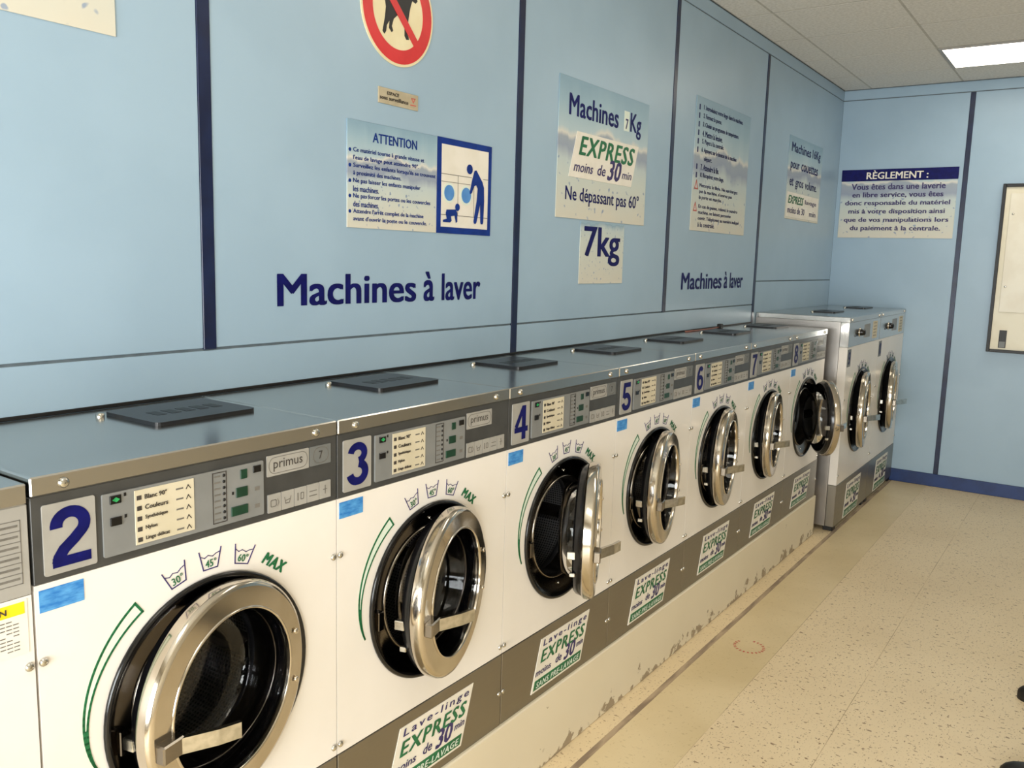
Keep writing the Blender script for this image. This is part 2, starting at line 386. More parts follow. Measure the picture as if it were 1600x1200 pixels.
def arc(cx, cz, rx, rz, a0, a1, n=18):
    return [(cx + rx * math.cos(math.radians(a0 + (a1 - a0) * i / n)), cz + rz * math.sin(math.radians(a0 + (a1 - a0) * i / n))) for i in range(n + 1)]
T_ = 0.19
DIGITS = {   # width, list of (centre line, stroke width) in a box one unit high
    '0': (0.62, [(arc(0.31, 0.5, 0.215, 0.405, 90, 450, 40), T_)]),
    '1': (0.36, [([(0.26, 0.0), (0.26, 1.0)], T_), ([(0.02, 0.735), (0.12, 0.745), (0.2, 0.80), (0.235, 0.93)], 0.13)]),
    '2': (0.62, [(arc(0.31, 0.69, 0.215, 0.215, 188, -38) + [(0.36, 0.43), (0.20, 0.29), (0.125, 0.17), (0.105, 0.07)], T_), ([(0.02, 0.085), (0.61, 0.085)], 0.17)]),
    '3': (0.62, [(arc(0.30, 0.735, 0.195, 0.175, 172, -80), 0.175), (arc(0.30, 0.295, 0.22, 0.21, 82, -172), T_)]),
    '4': (0.64, [([(0.445, 0.0), (0.445, 1.0)], T_), ([(0.42, 0.97), (0.07, 0.38)], 0.15), ([(0.0, 0.30), (0.64, 0.30)], 0.16)]),
    '5': (0.62, [([(0.10, 0.915), (0.57, 0.915)], 0.17), ([(0.17, 0.97), (0.115, 0.47)], 0.15), (arc(0.295, 0.315, 0.225, 0.23, 140, -168), T_)]),
    '6': (0.62, [(arc(0.315, 0.315, 0.21, 0.225, 0, 360, 30), 0.18), (arc(0.335, 0.48, 0.235, 0.43, 200, 50), T_)]),
    '7': (0.60, [([(0.02, 0.915), (0.59, 0.915)], 0.17), ([(0.50, 0.90), (0.36, 0.66), (0.26, 0.38), (0.215, 0.0)], T_)]),
    '8': (0.62, [(arc(0.31, 0.735, 0.185, 0.175, 0, 360, 30), 0.175), (arc(0.31, 0.29, 0.215, 0.2, 0, 360, 30), 0.185)]),
    '9': (0.62, [(arc(0.305, 0.685, 0.21, 0.225, 0, 360, 30), 0.18), (arc(0.285, 0.52, 0.235, 0.43, 20, -130), T_)])}
def put_digits(mb, s, x0, x1, z0, z1, y):
    tot = sum(DIGITS[c][0] for c in s) + 0.12 * (len(s) - 1); k = (x1 - x0) / tot; H = z1 - z0; u = 0
    for c in s:
        for lay, (pts, wd) in enumerate(DIGITS[c][1]):
            n = len(pts); cl = (Vector(pts[0]) - Vector(pts[-1])).length < 1e-6; L_ = []; R2 = []
            for i in range(n):
                p = Vector(pts[i])
                a = Vector(pts[i - 1] if i else (pts[-2] if cl else pts[0])); b = Vector(pts[i + 1] if i < n - 1 else (pts[1] if cl else pts[-1]))
                d = (b - a).normalized(); nn = Vector((-d.y, d.x)) * wd / 2; L_.append(p + nn); R2.append(p - nn)
            vs = [(x0 + (u + q.x) * k, y - lay * 0.0002, z0 + min(max(q.y, 0), 1) * H) for q in L_ + R2]
            mb.add(vs, [(i, i + n, i + n + 1, i + 1) for i in range(n - 1)])
        u += DIGITS[c][0] + 0.12
    return mb
def rrect(x0, x1, z0, z1, r, n=4):
    pts = []
    for (cx, cz, a0) in ((x1 - r, z1 - r, 0), (x0 + r, z1 - r, PI / 2), (x0 + r, z0 + r, PI), (x1 - r, z0 + r, 1.5 * PI)):
        for i in range(n + 1):
            a = a0 + PI / 2 * i / n; pts.append((cx + r * math.cos(a), cz + r * math.sin(a)))
    return pts

# ================================================================== STRUCTURE
# --- floor
fl = tag(MB().box(XF, XL, YR, -0.7300, -0.05, 0.0).build('floor', M['floor']), 'beige speckled vinyl floor of the aisle beside the washing machines', 'floor', kind='structure')
MB().box(XF, XL, -0.7275, -0.3615, -0.05, 0.0).build('vinyl_sheet', M['floor'], fl)
MB().box(XF, XL, -0.7300, -0.7275, -0.05, -0.0006).build('sheet_joint', M['joint_floor'], fl)
MB().box(XF, XL, -0.3615, -0.3595, -0.05, -0.0006).build('sheet_joint', M['joint_floor'], fl)
MB().box(XF, XL, -0.3595, -0.110, -0.05, 0.0).build('worn_floor_strip', M['floor_strip'], fl)
MB().box(XF, XL, -0.110, -0.086, -0.05, -0.001).build('floor_seam', M['floor_seam'], fl)
MB().box(XF, XL, -0.086, YW, -0.05, 0.0).build('floor_edge_strip', M['floor_edge'], fl)
st = MB()
for i in range(22):     # faint red stamp ring on the worn strip
    a = 2 * PI * i / 22
    if 0.2 < a < 0.9: continue
    c, s = math.cos(a), math.sin(a)
    for (r, hw) in ((0.062, 0.0055),):
        p = [(2.885 + (r + dr) * c - hw2 * s, -0.245 + (r + dr) * s + hw2 * c, 0.0008) for dr, hw2 in ((-0.006, -hw), (0.006, -hw), (0.006, hw * 0.4), (-0.006, hw * 0.4))]
        st.add(p, [(0, 1, 2, 3)])
st.build('floor_stamp', M['redink'], fl)

# --- walls: machine wall
JD = 0.004
wl = tag(MB().box(XF, XL + 0.1, YW + JD, YW + 0.1, 0, ZC + 0.05).build('wall_left', M['joint']), 'pale blue panelled wall above the row of washing machines', 'wall', kind='structure')
strips = [(-0.664, 1.4006), (0.704, 1.4006), (2.072, 1.284), (3.42, 1.4006), (4.762, 1.284)]
SW = 0.019
def panel(x0, x1, z0, z1):
    MB().bbox(x0, x1, YW, YW + JD + 0.002, z0, z1, 0.0012).build('wall_panel', M['wall'], wl)
G = 0.0035
edges = [XF] + [s[0] for s in strips] + [XL]
for i in range(len(edges) - 1):
    lo = 1.5483 if edges[i] > 4.7 else 1.4006
    panel(edges[i] + (SW if i else 0), edges[i + 1] - (SW if i < len(edges) - 2 else 0), lo + G, 2.933 - G)
for x0, x1, zt in ((XF, 2.072 - SW, 1.4006), (2.072 + SW, 4.762 - SW, 1.4006), (4.762 + SW, XL, 1.5483)):
    panel(x0, x1, 0.0, zt - G)
panel(XF, XL, 2.933 + G, ZC)
for x, z in strips:
    MB().bbox(x - SW, x + SW, YW - 0.003, YW + 0.006, z, 2.933 - G, 0.0015).build('joint_strip', M['navy'], wl)
# black sealing strip where the wall meets the machine tops
MB().bbox(XF, 4.74, YW - 0.004, YW, 1.2835, 1.2925, 0.001).build('sealing_strip', M['black'], wl)
# --- far wall
def toX(p): return (XL + (p[1]), -p[0], p[2])       # map a (u, depth, z) design facing -y onto the far wall facing -x
wb = tag(MB().box(XL + JD, XL + 0.1, YR, YW + 0.1, 0, ZC + 0.05).build('wall_back', M['joint']), 'pale blue panelled wall at the far end of the room', 'wall', kind='structure')
YS = -0.413; YS2 = -1.78
def fpanel(y0, y1, z0, z1): MB().bbox(XL, XL + JD + 0.002, y0, y1, z0, z1, 0.0012).build('wall_panel', M['wall'], wb)
for y0, y1 in ((YS + 0.017, YW), (YS2 + 0.017, YS - 0.017), (YR, YS2 - 0.017)): fpanel(y0, y1, 0.0965, 2.933 - G)
fpanel(YR, YW, 2.933 + G, ZC)
for y in (YS, YS2): MB().bbox(XL - 0.003, XL + 0.006, y - 0.017, y + 0.017, 0.0965, 2.933 - G, 0.0015).build('joint_strip', M['navy'], wb)
tag(MB().bbox(XL - 0.014, XL - 0.0005, YR + 0.001, -0.04, 0.0, 0.0965, 0.003).build('baseboard_back', M['basebd']), 'royal blue baseboard along the foot of the far wall', 'baseboard', kind='structure')
# --- remaining room out of view, walls and window invented for plausible light
tag(MB().box(XF, XL + 0.1, YR - 0.1, YR, 0, ZC + 0.05).build('wall_right', M['wallcream']), 'unseen cream wall added on the other side of the aisle', 'wall', kind='structure')
y0, y1, z0, z1 = WIN
wf = MB().box(XF - 0.1, XF, YR, y0, 0, ZC + 0.05).box(XF - 0.1, XF, y1, YW + 0.1, 0, ZC + 0.05).box(XF - 0.1, XF, y0, y1, 0, z0).box(XF - 0.1, XF, y0, y1, z1, ZC + 0.05)
tag(wf.build('wall_front', M['wallcream']), 'unseen shop front wall holding the added window', 'wall', kind='structure')
wn = MB()
for a, b in ((y0, y0 + 0.05), (y1 - 0.05, y1), ((y0 + y1) / 2 - 0.03, (y0 + y1) / 2 + 0.03)): wn.box(XF - 0.08, XF - 0.02, a, b, z0, z1)
wn.box(XF - 0.08, XF - 0.02, y0, y1, z0, z0 + 0.05).box(XF - 0.08, XF - 0.02, y0, y1, z1 - 0.05, z1)
wno = tag(wn.build('window_1', M['navy']), 'large unseen shop window with a navy frame, added in the front wall', 'window', kind='structure')
ym = (y0 + y1) / 2
for a, b in ((y0 + 0.05, ym - 0.03), (ym + 0.03, y1 - 0.05)): MB().box(XF - 0.053, XF - 0.047, a, b, z0 + 0.05, z1 - 0.05).build('pane', M['pane'], wno)
# --- ceiling
ce = tag(MB().box(XF, XL, YR, YW, ZC + 0.006, ZC + 0.06).build('ceiling', M['tbar']), 'dropped ceiling of square beige mineral tiles', 'ceiling', kind='structure')
px_, py_ = 0.614, 0.628
gx = [6.035 - px_ * i for i in range(0, 15)]; gx = [XL] + [g for g in gx if g > XF + 0.05] + [XF]; gx.sort()
gy = [0.293 - py_ * i for i in range(0, 8)]; gy = [YW] + [g for g in gy if g > YR + 0.05] + [YR]; gy.sort()
tb = 0.007
lamp_x0 = [g for g in gx if abs(g - (6.035 - px_)) < 0.01][0]
lamp_cells = set()
def cell(x, y): return (round(x, 3), round(y, 3))
LY1 = 0.293 - py_; LY0 = LY1 - 2 * py_
lamp_cols = [6.035 - px_ * k for k in (1, 6, 11)]  # far light is in view; the other two are added to brighten the room
meshcache = {}
for i in range(len(gx) - 1):
    for j in range(len(gy) - 1):
        a0, a1, b0, b1 = gx[i], gx[i + 1], gy[j], gy[j + 1]
        if any(abs(a0 - c) < 0.01 for c in lamp_cols) and b1 <= LY1 + 0.01 and b0 >= LY0 - 0.01: continue
        wx, wy = round(a1 - a0 - 2 * tb, 4), round(b1 - b0 - 2 * tb, 4)
        if (wx, wy) in meshcache:
            o = meshcache[wx, wy].copy(); COL.objects.link(o)
        else:
            o = MB().bbox(0, wx, 0, wy, -0.0008, 0.006, 0.0002).build('ceiling_tile', M['tile'], ce); meshcache[wx, wy] = o
        o.parent = ce; o.location = (a0 + tb, b0 + tb, ZC + 0.0060)
lamp_names = ['recessed fluorescent ceiling light glowing white near the far wall', 'unseen recessed ceiling light added for brightness above the middle machines', 'unseen recessed ceiling light added for brightness nearest the shop window']
for c, lb in zip(lamp_cols, lamp_names):
    e = empty('ceiling_light', (c + px_ / 2, (LY0 + LY1) / 2, ZC - 0.001)); tag(e, lb, 'light', 'recessed ceiling lights')
    X0, X1, Y0, Y1 = -px_ / 2 + tb, px_ / 2 - tb, -py_ + tb, py_ - tb
    fr = MB()
    for q in ((X0, X1, Y0, Y0 + 0.018), (X0, X1, Y1 - 0.018, Y1), (X0, X0 + 0.018, Y0 + 0.018, Y1 - 0.018), (X1 - 0.018, X1, Y0 + 0.018, Y1 - 0.018)): fr.box(q[0], q[1], q[2], q[3], -0.004, 0.007)
    fr.build('lamp_frame', M['plate'], e)
    MB().bbox(X0 + 0.018, X1 - 0.018, Y0 + 0.018, Y1 - 0.018, -0.002, 0.005, 0.001).build('lamp_diffuser', M['lamp'], e)
# --- plinth under the small machines
ZP = 0.2525
pl = MB().bbox(-2.69, 4.69, -0.012, 0.485, 0.0, ZP, 0.004)
tag(pl.build('machine_plinth', M['plinth']), 'long cream painted concrete plinth with chipped lower edge under the small machines', 'plinth')

# ================================================================== WASHING MACHINES
def screw(r=0.0075, h=0.006):
    return [(r, 0), (r, -h * 0.45), (r * 0.72, -h * 0.85), (r * 0.3, -h), (0.0008, -h)]
def panel_with_hole(mb, x0, x1, z0, z1, cx, cz, r, ya, yb, n=64):
    angs = [2 * PI * i / n for i in range(n)] + [math.atan2(z - cz, x - cx) % (2 * PI) for x in (x0, x1) for z in (z0, z1)]
    angs = sorted(set(round(a, 9) for a in angs)); k = len(angs)
    def rim(a):
        c, s = math.cos(a), math.sin(a); t = 1e9
        if abs(c) > 1e-9: t = min(t, ((x1 if c > 0 else x0) - cx) / c)
        if abs(s) > 1e-9: t = min(t, ((z1 if s > 0 else z0) - cz) / s)
        return cx + c * t, cz + s * t
    vs = []
    for a in angs:
        ox, oz = rim(a); ix, iz = cx + r * math.cos(a), cz + r * math.sin(a)
        vs += [(ox, ya, oz), (ix, ya, iz), (ox, yb, oz), (ix, yb, iz)]
    fs = []
    for i in range(k):
        j = (i + 1) % k; a, b = i * 4, j * 4
        fs += [(a, b, b + 1, a + 1), (a + 2, a + 3, b + 3, b + 2), (a, a + 2, b + 2, b), (a + 1, b + 1, b + 3, a + 3)]
    return mb.add(vs, fs)

def express_sticker(parent, org, x0, wd, z0, z1, lean, y, bar=True):
    """leaning white EXPRESS label"""
    S = lambda u, v: (x0 + u * wd + lean * v, z0 + v * (z1 - z0))
    st = MB().prism([S(0, 0), S(1, 0), S(1, 1), S(0, 1)], y - 0.0015, y).build('express_sticker', M['paper'], parent, org)
    H = z1 - z0; sk = lean / H
    yy = y - 0.0022
    def T(s, u0, u1, v0, v1, **k):
        mb = MB(); vm = (v0 + v1) / 2
        return put_text(mb, s, x0 + u0 * wd + lean * vm, x0 + u1 * wd + lean * vm, z0 + v0 * H, z0 + v1 * H, yy, skew=sk, **k)
    if bar:
        T('Lave-linge', 0.06, 0.95, 0.80, 0.96, spacing=1.3, bold=0.012).build('title_lettering', M['indigo'], st, org)
        T('EXPRESS', 0.07, 0.95, 0.52, 0.77, bold=0.03, spacing=1.15).build('express_lettering', M['green'], st, org)
        for w_ in (T('moins', 0.02, 0.31, 0.30, 0.42, bold=0.012), T('de', 0.40, 0.52, 0.31, 0.47, bold=0.012), T('30', 0.58, 0.80, 0.25, 0.56, bold=0.03), T('min', 0.83, 0.97, 0.36, 0.47, bold=0.006)): w_.build('minutes_word', M['indigo'], st, org)
        b = MB().prism([S(0.03, 0.04), S(0.97, 0.04), S(0.97, 0.22), S(0.03, 0.22)], y - 0.0021, y - 0.0012).build('green_band', M['green'], st, org)
        yy = y - 0.0028
        T('SANS PRE-LAVAGE', 0.07, 0.93, 0.07, 0.18, bold=0.02, spacing=1.15).build('band_lettering', M['palegreen'], st, org)
    else:
        T('EXPRESS', 0.08, 0.95, 0.50, 0.93, bold=0.03, spacing=1.12).build('express_lettering', M['green'], st, org)
        for w_ in (T('moins', 0.05, 0.33, 0.13, 0.34, bold=0.014), T('de', 0.40, 0.53, 0.13, 0.38, bold=0.014), T('30', 0.57, 0.78, 0.06, 0.54, bold=0.03), T('min', 0.81, 0.97, 0.16, 0.34, bold=0.008)): w_.build('minutes_word', M['indigo'], st, org)
    return st

def wash_symbol(parent, org, cx, cz, r, ang, num, y, s=1.0):
    """little wash tub with a number, standing on the arc of radius r at angle ang"""
    px, pz = cx + r * math.cos(ang), cz + r * math.sin(ang); ro = ang - PI / 2
    def W(u, v): u *= s; v *= s; return (px + u * math.cos(ro) - v * math.sin(ro), pz + u * math.sin(ro) + v * math.cos(ro))
    mb = MB().stroke([W(-0.025, 0.02), W(-0.016, -0.018), W(0.016, -0.018), W(0.025, 0.02)], 0.0022 * s, y - 0.001, y)
    mb.stroke([W(-0.0225, 0.011), W(-0.013, 0.006), W(-0.005, 0.010), W(0.005, 0.006), W(0.013, 0.010), W(0.0225, 0.012)], 0.0014 * s, y - 0.001, y)
    o = mb.build('wash_symbol', M['indigo'], parent, org)
    c = W(0, -0.006)
    put_text(MB(), num, c[0] - 0.012 * s, c[0] + 0.013 * s, c[1] - 0.008 * s, c[1] + 0.008 * s, y - 0.0012, rot=ro, bold=0.008).build('temperature_lettering', M['green'], o, org)

def dial_arc(parent, org, cx, cz, y, s, a0=126, a1=193):
    N_ = 26; outer = []; inner = []
    for i in range(N_ + 1):
        t = i / N_; a = math.radians(a0 + (a1 - a0) * t)
        ro_ = (0.277 - 0.006 * t - 0.018 * t ** 4) * s; ri_ = ro_ - 0.0235 * (1 - t) * s
        if i == N_: ri_ = ro_ - 0.0005
        outer.append((cx + ro_ * math.cos(a), cz + ro_ * math.sin(a))); inner.append((cx + ri_ * math.cos(a), cz + ri_ * math.sin(a)))
    pale = MB(); solid = MB()
    for i in range(N_):
        tgt = pale if i < 19 else solid
        tgt.prism([inner[i], inner[i + 1], outer[i + 1], outer[i]], y - 0.0008, y)
    o = solid.stroke(outer, 0.0042 * s, y - 0.0012, y).stroke(inner, 0.0042 * s, y - 0.0012, y).stroke([outer[0], inner[0]], 0.0048 * s, y - 0.0012, y).build('dial_arc', M['green'], parent, org)
    pale.build('arc_fill', M['palegreen'], o, org)

def make_door(parent, org, hx, hy, cz, Rc, s, theta):
    """round porthole door hinged on its right; origin on the hinge axis. Rc = hinge to centre, s = scale"""
    cx = -Rc
    dm = MB()
    for prof in ([(0.163, -0.024), (0.1632, -0.034), (0.1645, -0.038)], [(0.1645, -0.038), (0.1665, -0.0405), (0.169, -0.0395), (0.170, -0.037)], [(0.170, -0.037), (0.2085, -0.0355)],
                 [(0.2085, -0.0355), (0.2145, -0.0335), (0.2185, -0.029), (0.220, -0.024)], [(0.220, -0.024), (0.2205, -0.012), (0.219, -0.002)], [(0.219, -0.002), (0.214, 0.003), (0.206, 0.005)]):
        dm.lathe([(r * s, d * s) for r, d in prof], cx, 0, 96)
    d = dm.build('door', M['chrome'], parent)
    d.location = (hx - org[0], hy - org[1], cz - org[2]); d.rotation_euler = (0, 0, math.radians(theta))
    MB().lathe([(r * s, dd * s) for r, dd in ((0.212, 0.003), (0.206, 0.022), (0.198, 0.030), (0.182, 0.032), (0.173, 0.026), (0.167, 0.006), (0.1635, -0.028))], cx, 0, 64).build('door_seal', M['blackgloss'], d)
    MB().lathe([(r * s, dd * s) for r, dd in ((0.1632, -0.028), (0.159, -0.010), (0.156, 0.015), (0.152, 0.048), (0.146, 0.068), (0.136, 0.078), (0.10, 0.083), (0.05, 0.085), (0.001, 0.085))], cx, 0, 64).build('door_glass', M['glass'], d)
    # lever handle on the free side
    hz = -0.022 * s
    MB().bbox(cx - 0.207 * s, cx - 0.156 * s, -0.056 * s, -0.034 * s, hz - 0.018 * s, hz + 0.018 * s, 0.003 * s).build('handle_bracket', M['dish2'], d)
    a = Vector((cx - 0.166 * s, -0.055 * s)); b = Vector((cx - 0.112 * s, -0.094 * s)); c = Vector((cx - 0.074 * s, -0.113 * s))
    n1 = Vector((0.004, 0.006)) * s
    h = MB()
    top = [a, b, c, c + n1 * 1.4, b + n1 * 1.4, a + n1 * 1.4]
    zz = (hz - 0.0155 * s, hz + 0.0155 * s)
    vs = [(p.x, p.y, zz[0]) for p in top] + [(p.x, p.y, zz[1]) for p in top]
    h.add(vs, [(0, 1, 7, 6), (1, 2, 8, 7), (2, 3, 9, 8), (3, 4, 10, 9), (4, 5, 11, 10), (5, 0, 6, 11), (0, 5, 4, 1), (1, 4, 3, 2), (6, 7, 10, 11), (7, 8, 9, 10)])
    h.build('handle', M['screw'], d)
    # latch pin and hinge bolts
    MB().bbox(cx - 0.206 * s, cx - 0.188 * s, 0.020 * s, 0.046 * s, hz - 0.012 * s, hz + 0.012 * s, 0.002 * s).build('latch_bolt', M['screw'], d)
    MB().bbox(cx - 0.193 * s, cx - 0.180 * s, 0.020 * s, 0.038 * s, hz - 0.072 * s, hz - 0.060 * s, 0.002 * s).build('latch_guide', M['screw'], d)
    for sg in (-1, 1):
        MB().lathe([(r, dd - 0.0395 * s) for r, dd in screw(0.0065 * s, 0.004 * s)], cx + 0.183 * s, sg * 0.055 * s, 12).build('hinge_bolt', M['chrome'], d)
    MB().bbox(cx + 0.196 * s, 0.004, -0.004 * s, 0.012 * s, -0.062 * s, 0.062 * s, 0.003 * s).build('hinge', M['dish'], d)
    return d

def make_washer(W, ztop, zlid, zpan, zwh, zbase, cx, cz, s, door, yback, name='washing_machine', kind='small'):
    org = (0, 0, zbase)
    r = empty(name, org)
    B = lambda mb, nm, mt, p=r: mb.build(nm, M[mt], p, org)
    g = 0.0015; x0, x1 = g, W - g
    # cabinet shell: two sides, back, floor
    yf = 0.052 if kind == 'big' else 0.022
    zb = zbase + (0.03 if kind == 'big' else 0.0)
    cab = MB().box(x0, x0 + 0.012, yf, yback, zb, zlid).box(x1 - 0.012, x1, yf, yback, zb, zlid).box(x0 + 0.012, x1 - 0.012, yback - 0.012, yback, zb, zlid).box(x0 + 0.012, x1 - 0.012, yf, yback - 0.012, zb, zb + 0.012)
    B(cab, 'cabinet', 'side')
    B(MB().bbox(x0, x1, -0.004, yback, zlid, ztop, 0.0025), 'lid', 'steel')
    # front
    B(panel_with_hole(MB(), x0, x1, zwh + 0.001, zpan - 0.001, cx, cz, 0.232 * s, 0.0, yf - 0.002), 'front_panel', 'white')
    kick = B(MB().bbox(x0, x1, -0.002, yf - 0.002, zb, zwh - 0.001, 0.0015), 'kick_plate', 'kick')
    # porthole: black lip, polished dish, drum
    lip = [(0.232, 0.004), (0.241, 0.0), (0.243, -0.004), (0.241, -0.008), (0.236, -0.010), (0.231, -0.008), (0.228, 0.0)]
    B(MB().lathe([(a * s, b) for a, b in lip], cx, cz, 72), 'porthole_lip', 'blackgloss')
    dish = [(0.231, -0.005), (0.226, 0.000), (0.214, 0.006), (0.198, 0.011), (0.184, 0.014), (0.176, 0.015)]
    B(MB().lathe([(a * s, b * s) for a, b in dish], cx, cz, 72), 'porthole_dish', 'dish')
    B(MB().lathe([(a * s, b * s) for a, b in ((0.176, 0.015), (0.1745, 0.011), (0.171, 0.010), (0.169, 0.013), (0.168, 0.030), (0.170, 0.085))], cx, cz, 72), 'hole_ring', 'dish2')
    B(MB().lathe([(a * s, b * s) for a, b in ((0.171, 0.082), (0.166, 0.090), (0.166, 0.100), (0.172, 0.106), (0.19, 0.11), (0.205, 0.112))], cx, cz, 64), 'porthole_gasket', 'black')
    dr = MB(); n = 72; prof = [(0.204, 0.112), (0.206, 0.2), (0.206, 0.33), (0.19, 0.352), (0.1, 0.36), (0.02, 0.362)]
    ls = [0, 0.09, 0.22, 0.25, 0.34, 0.42]
    for i in range(n + 1):
        a = 2 * PI * i / n
        for (rr, dd) in prof: dr.v.append((cx + rr * s * math.cos(a), dd * s, cz + rr * s * math.sin(a)))
    k = len(prof)
    for i in range(n):
        for t in range(k - 1): dr.smooth.add(len(dr.f)); dr.f.append((i * k + t, (i + 1) * k + t, (i + 1) * k + t + 1, i * k + t + 1))
    dr.uv = [(i / n, ls[t] / 0.42) for i in range(n + 1) for t in range(k)]
    dro = B(dr, 'drum', 'drum')
    for q in range(3):      # lifting ribs in the drum
        a = PI / 2 + q * 2 * PI / 3 + 0.4; c, sn = math.cos(a), math.sin(a); rb = MB()
        pts = []
        for dd in (0.13, 0.33):
            for (rr, w_) in ((0.206, -0.03), (0.165, -0.009), (0.165, 0.009), (0.206, 0.03)):
                pts.append((cx + (rr * c - w_ * sn) * s, dd * s, cz + (rr * sn + w_ * c) * s))
        rb.add(pts, [(0, 1, 5, 4), (1, 2, 6, 5), (2, 3, 7, 6), (0, 3, 2, 1), (4, 5, 6, 7)])
        B(rb, 'drum_rib', 'dish', dro)
    for (ax, az) in ((0.0, 0.196), (-0.01, -0.196)):
        B(MB().lathe([(rr, dd + 0.010 * s) for rr, dd in screw(0.004 * s, 0.004 * s)], cx + ax * s, cz + az * s, 10), 'dish_screw', 'screw')
    # latch catch on the free side of the dish
    B(MB().bbox(cx - 0.212 * s, cx - 0.192 * s, -0.006 * s, 0.014 * s, cz - 0.052 * s, cz - 0.002 * s, 0.002), 'latch_catch', 'dish')
    # screws
    if kind == 'small':
        sc = [(0.010, 0.970), (W - 0.011, 0.970), (0.010, 0.505), (W - 0.011, 0.505), (0.010, 0.357), (W - 0.011, 0.357)]
        scl = [(0.055, 1.267), (0.605, 1.267)]
    else:
        sc = [(0.012, 0.84), (W - 0.012, 0.84), (0.012, 0.36), (W - 0.012, 0.36)]
        scl = [(0.05, 1.334), (W - 0.06, 1.334)]
    for (a, b) in sc: B(MB().lathe([(rr, dd - 0.0005) for rr, dd in screw()], a, b, 14), 'panel_screw', 'screw')
    for (a, b) in scl: B(MB().lathe([(rr, dd - 0.004) for rr, dd in screw(0.009, 0.007)], a, b, 14), 'lid_screw', 'screw')
    # exhaust cover on the lid
    ex = (0.37, 0.625, 0.215, 0.415) if kind == 'small' else (0.42, 0.68, 0.2, 0.36)
    pts = rrect(ex[0], ex[1], ex[2], ex[3], 0.014)
    mb = MB(); n_ = len(pts); z1_ = ztop; z2_ = ztop + 0.008
    mb.add([(a, b, z1_) for a, b in pts] + [(a, b, z2_) for a, b in pts], [tuple(range(n_, 2 * n_))] + [(i, (i + 1) % n_, (i + 1) % n_ + n_, i + n_) for i in range(n_)])
    vc = B(mb, 'lid_cover', 'cover')
    mb = MB()
    for i in range(5): mb.bbox(ex[0] + 0.05 + i * 0.036, ex[0] + 0.074 + i * 0.036, ex[2] + 0.075, ex[2] + 0.12, z2_ - 0.001, z2_ + 0.0006, 0.0003)
    B(mb, 'cover_relief', 'black', vc)
    B(MB().lathe([(0.009, 0), (0.009, 0.008), (0.004, 0.011), (0.001, 0.011)], ex[0] - 0.02, ex[3] - 0.02, 12, axis='z', oy=ztop), 'lid_knob', 'screw')
    make_door(r, org, door[2], door[3], door[1], 0.22 * door[0], door[0], 6)
    return r, org, B

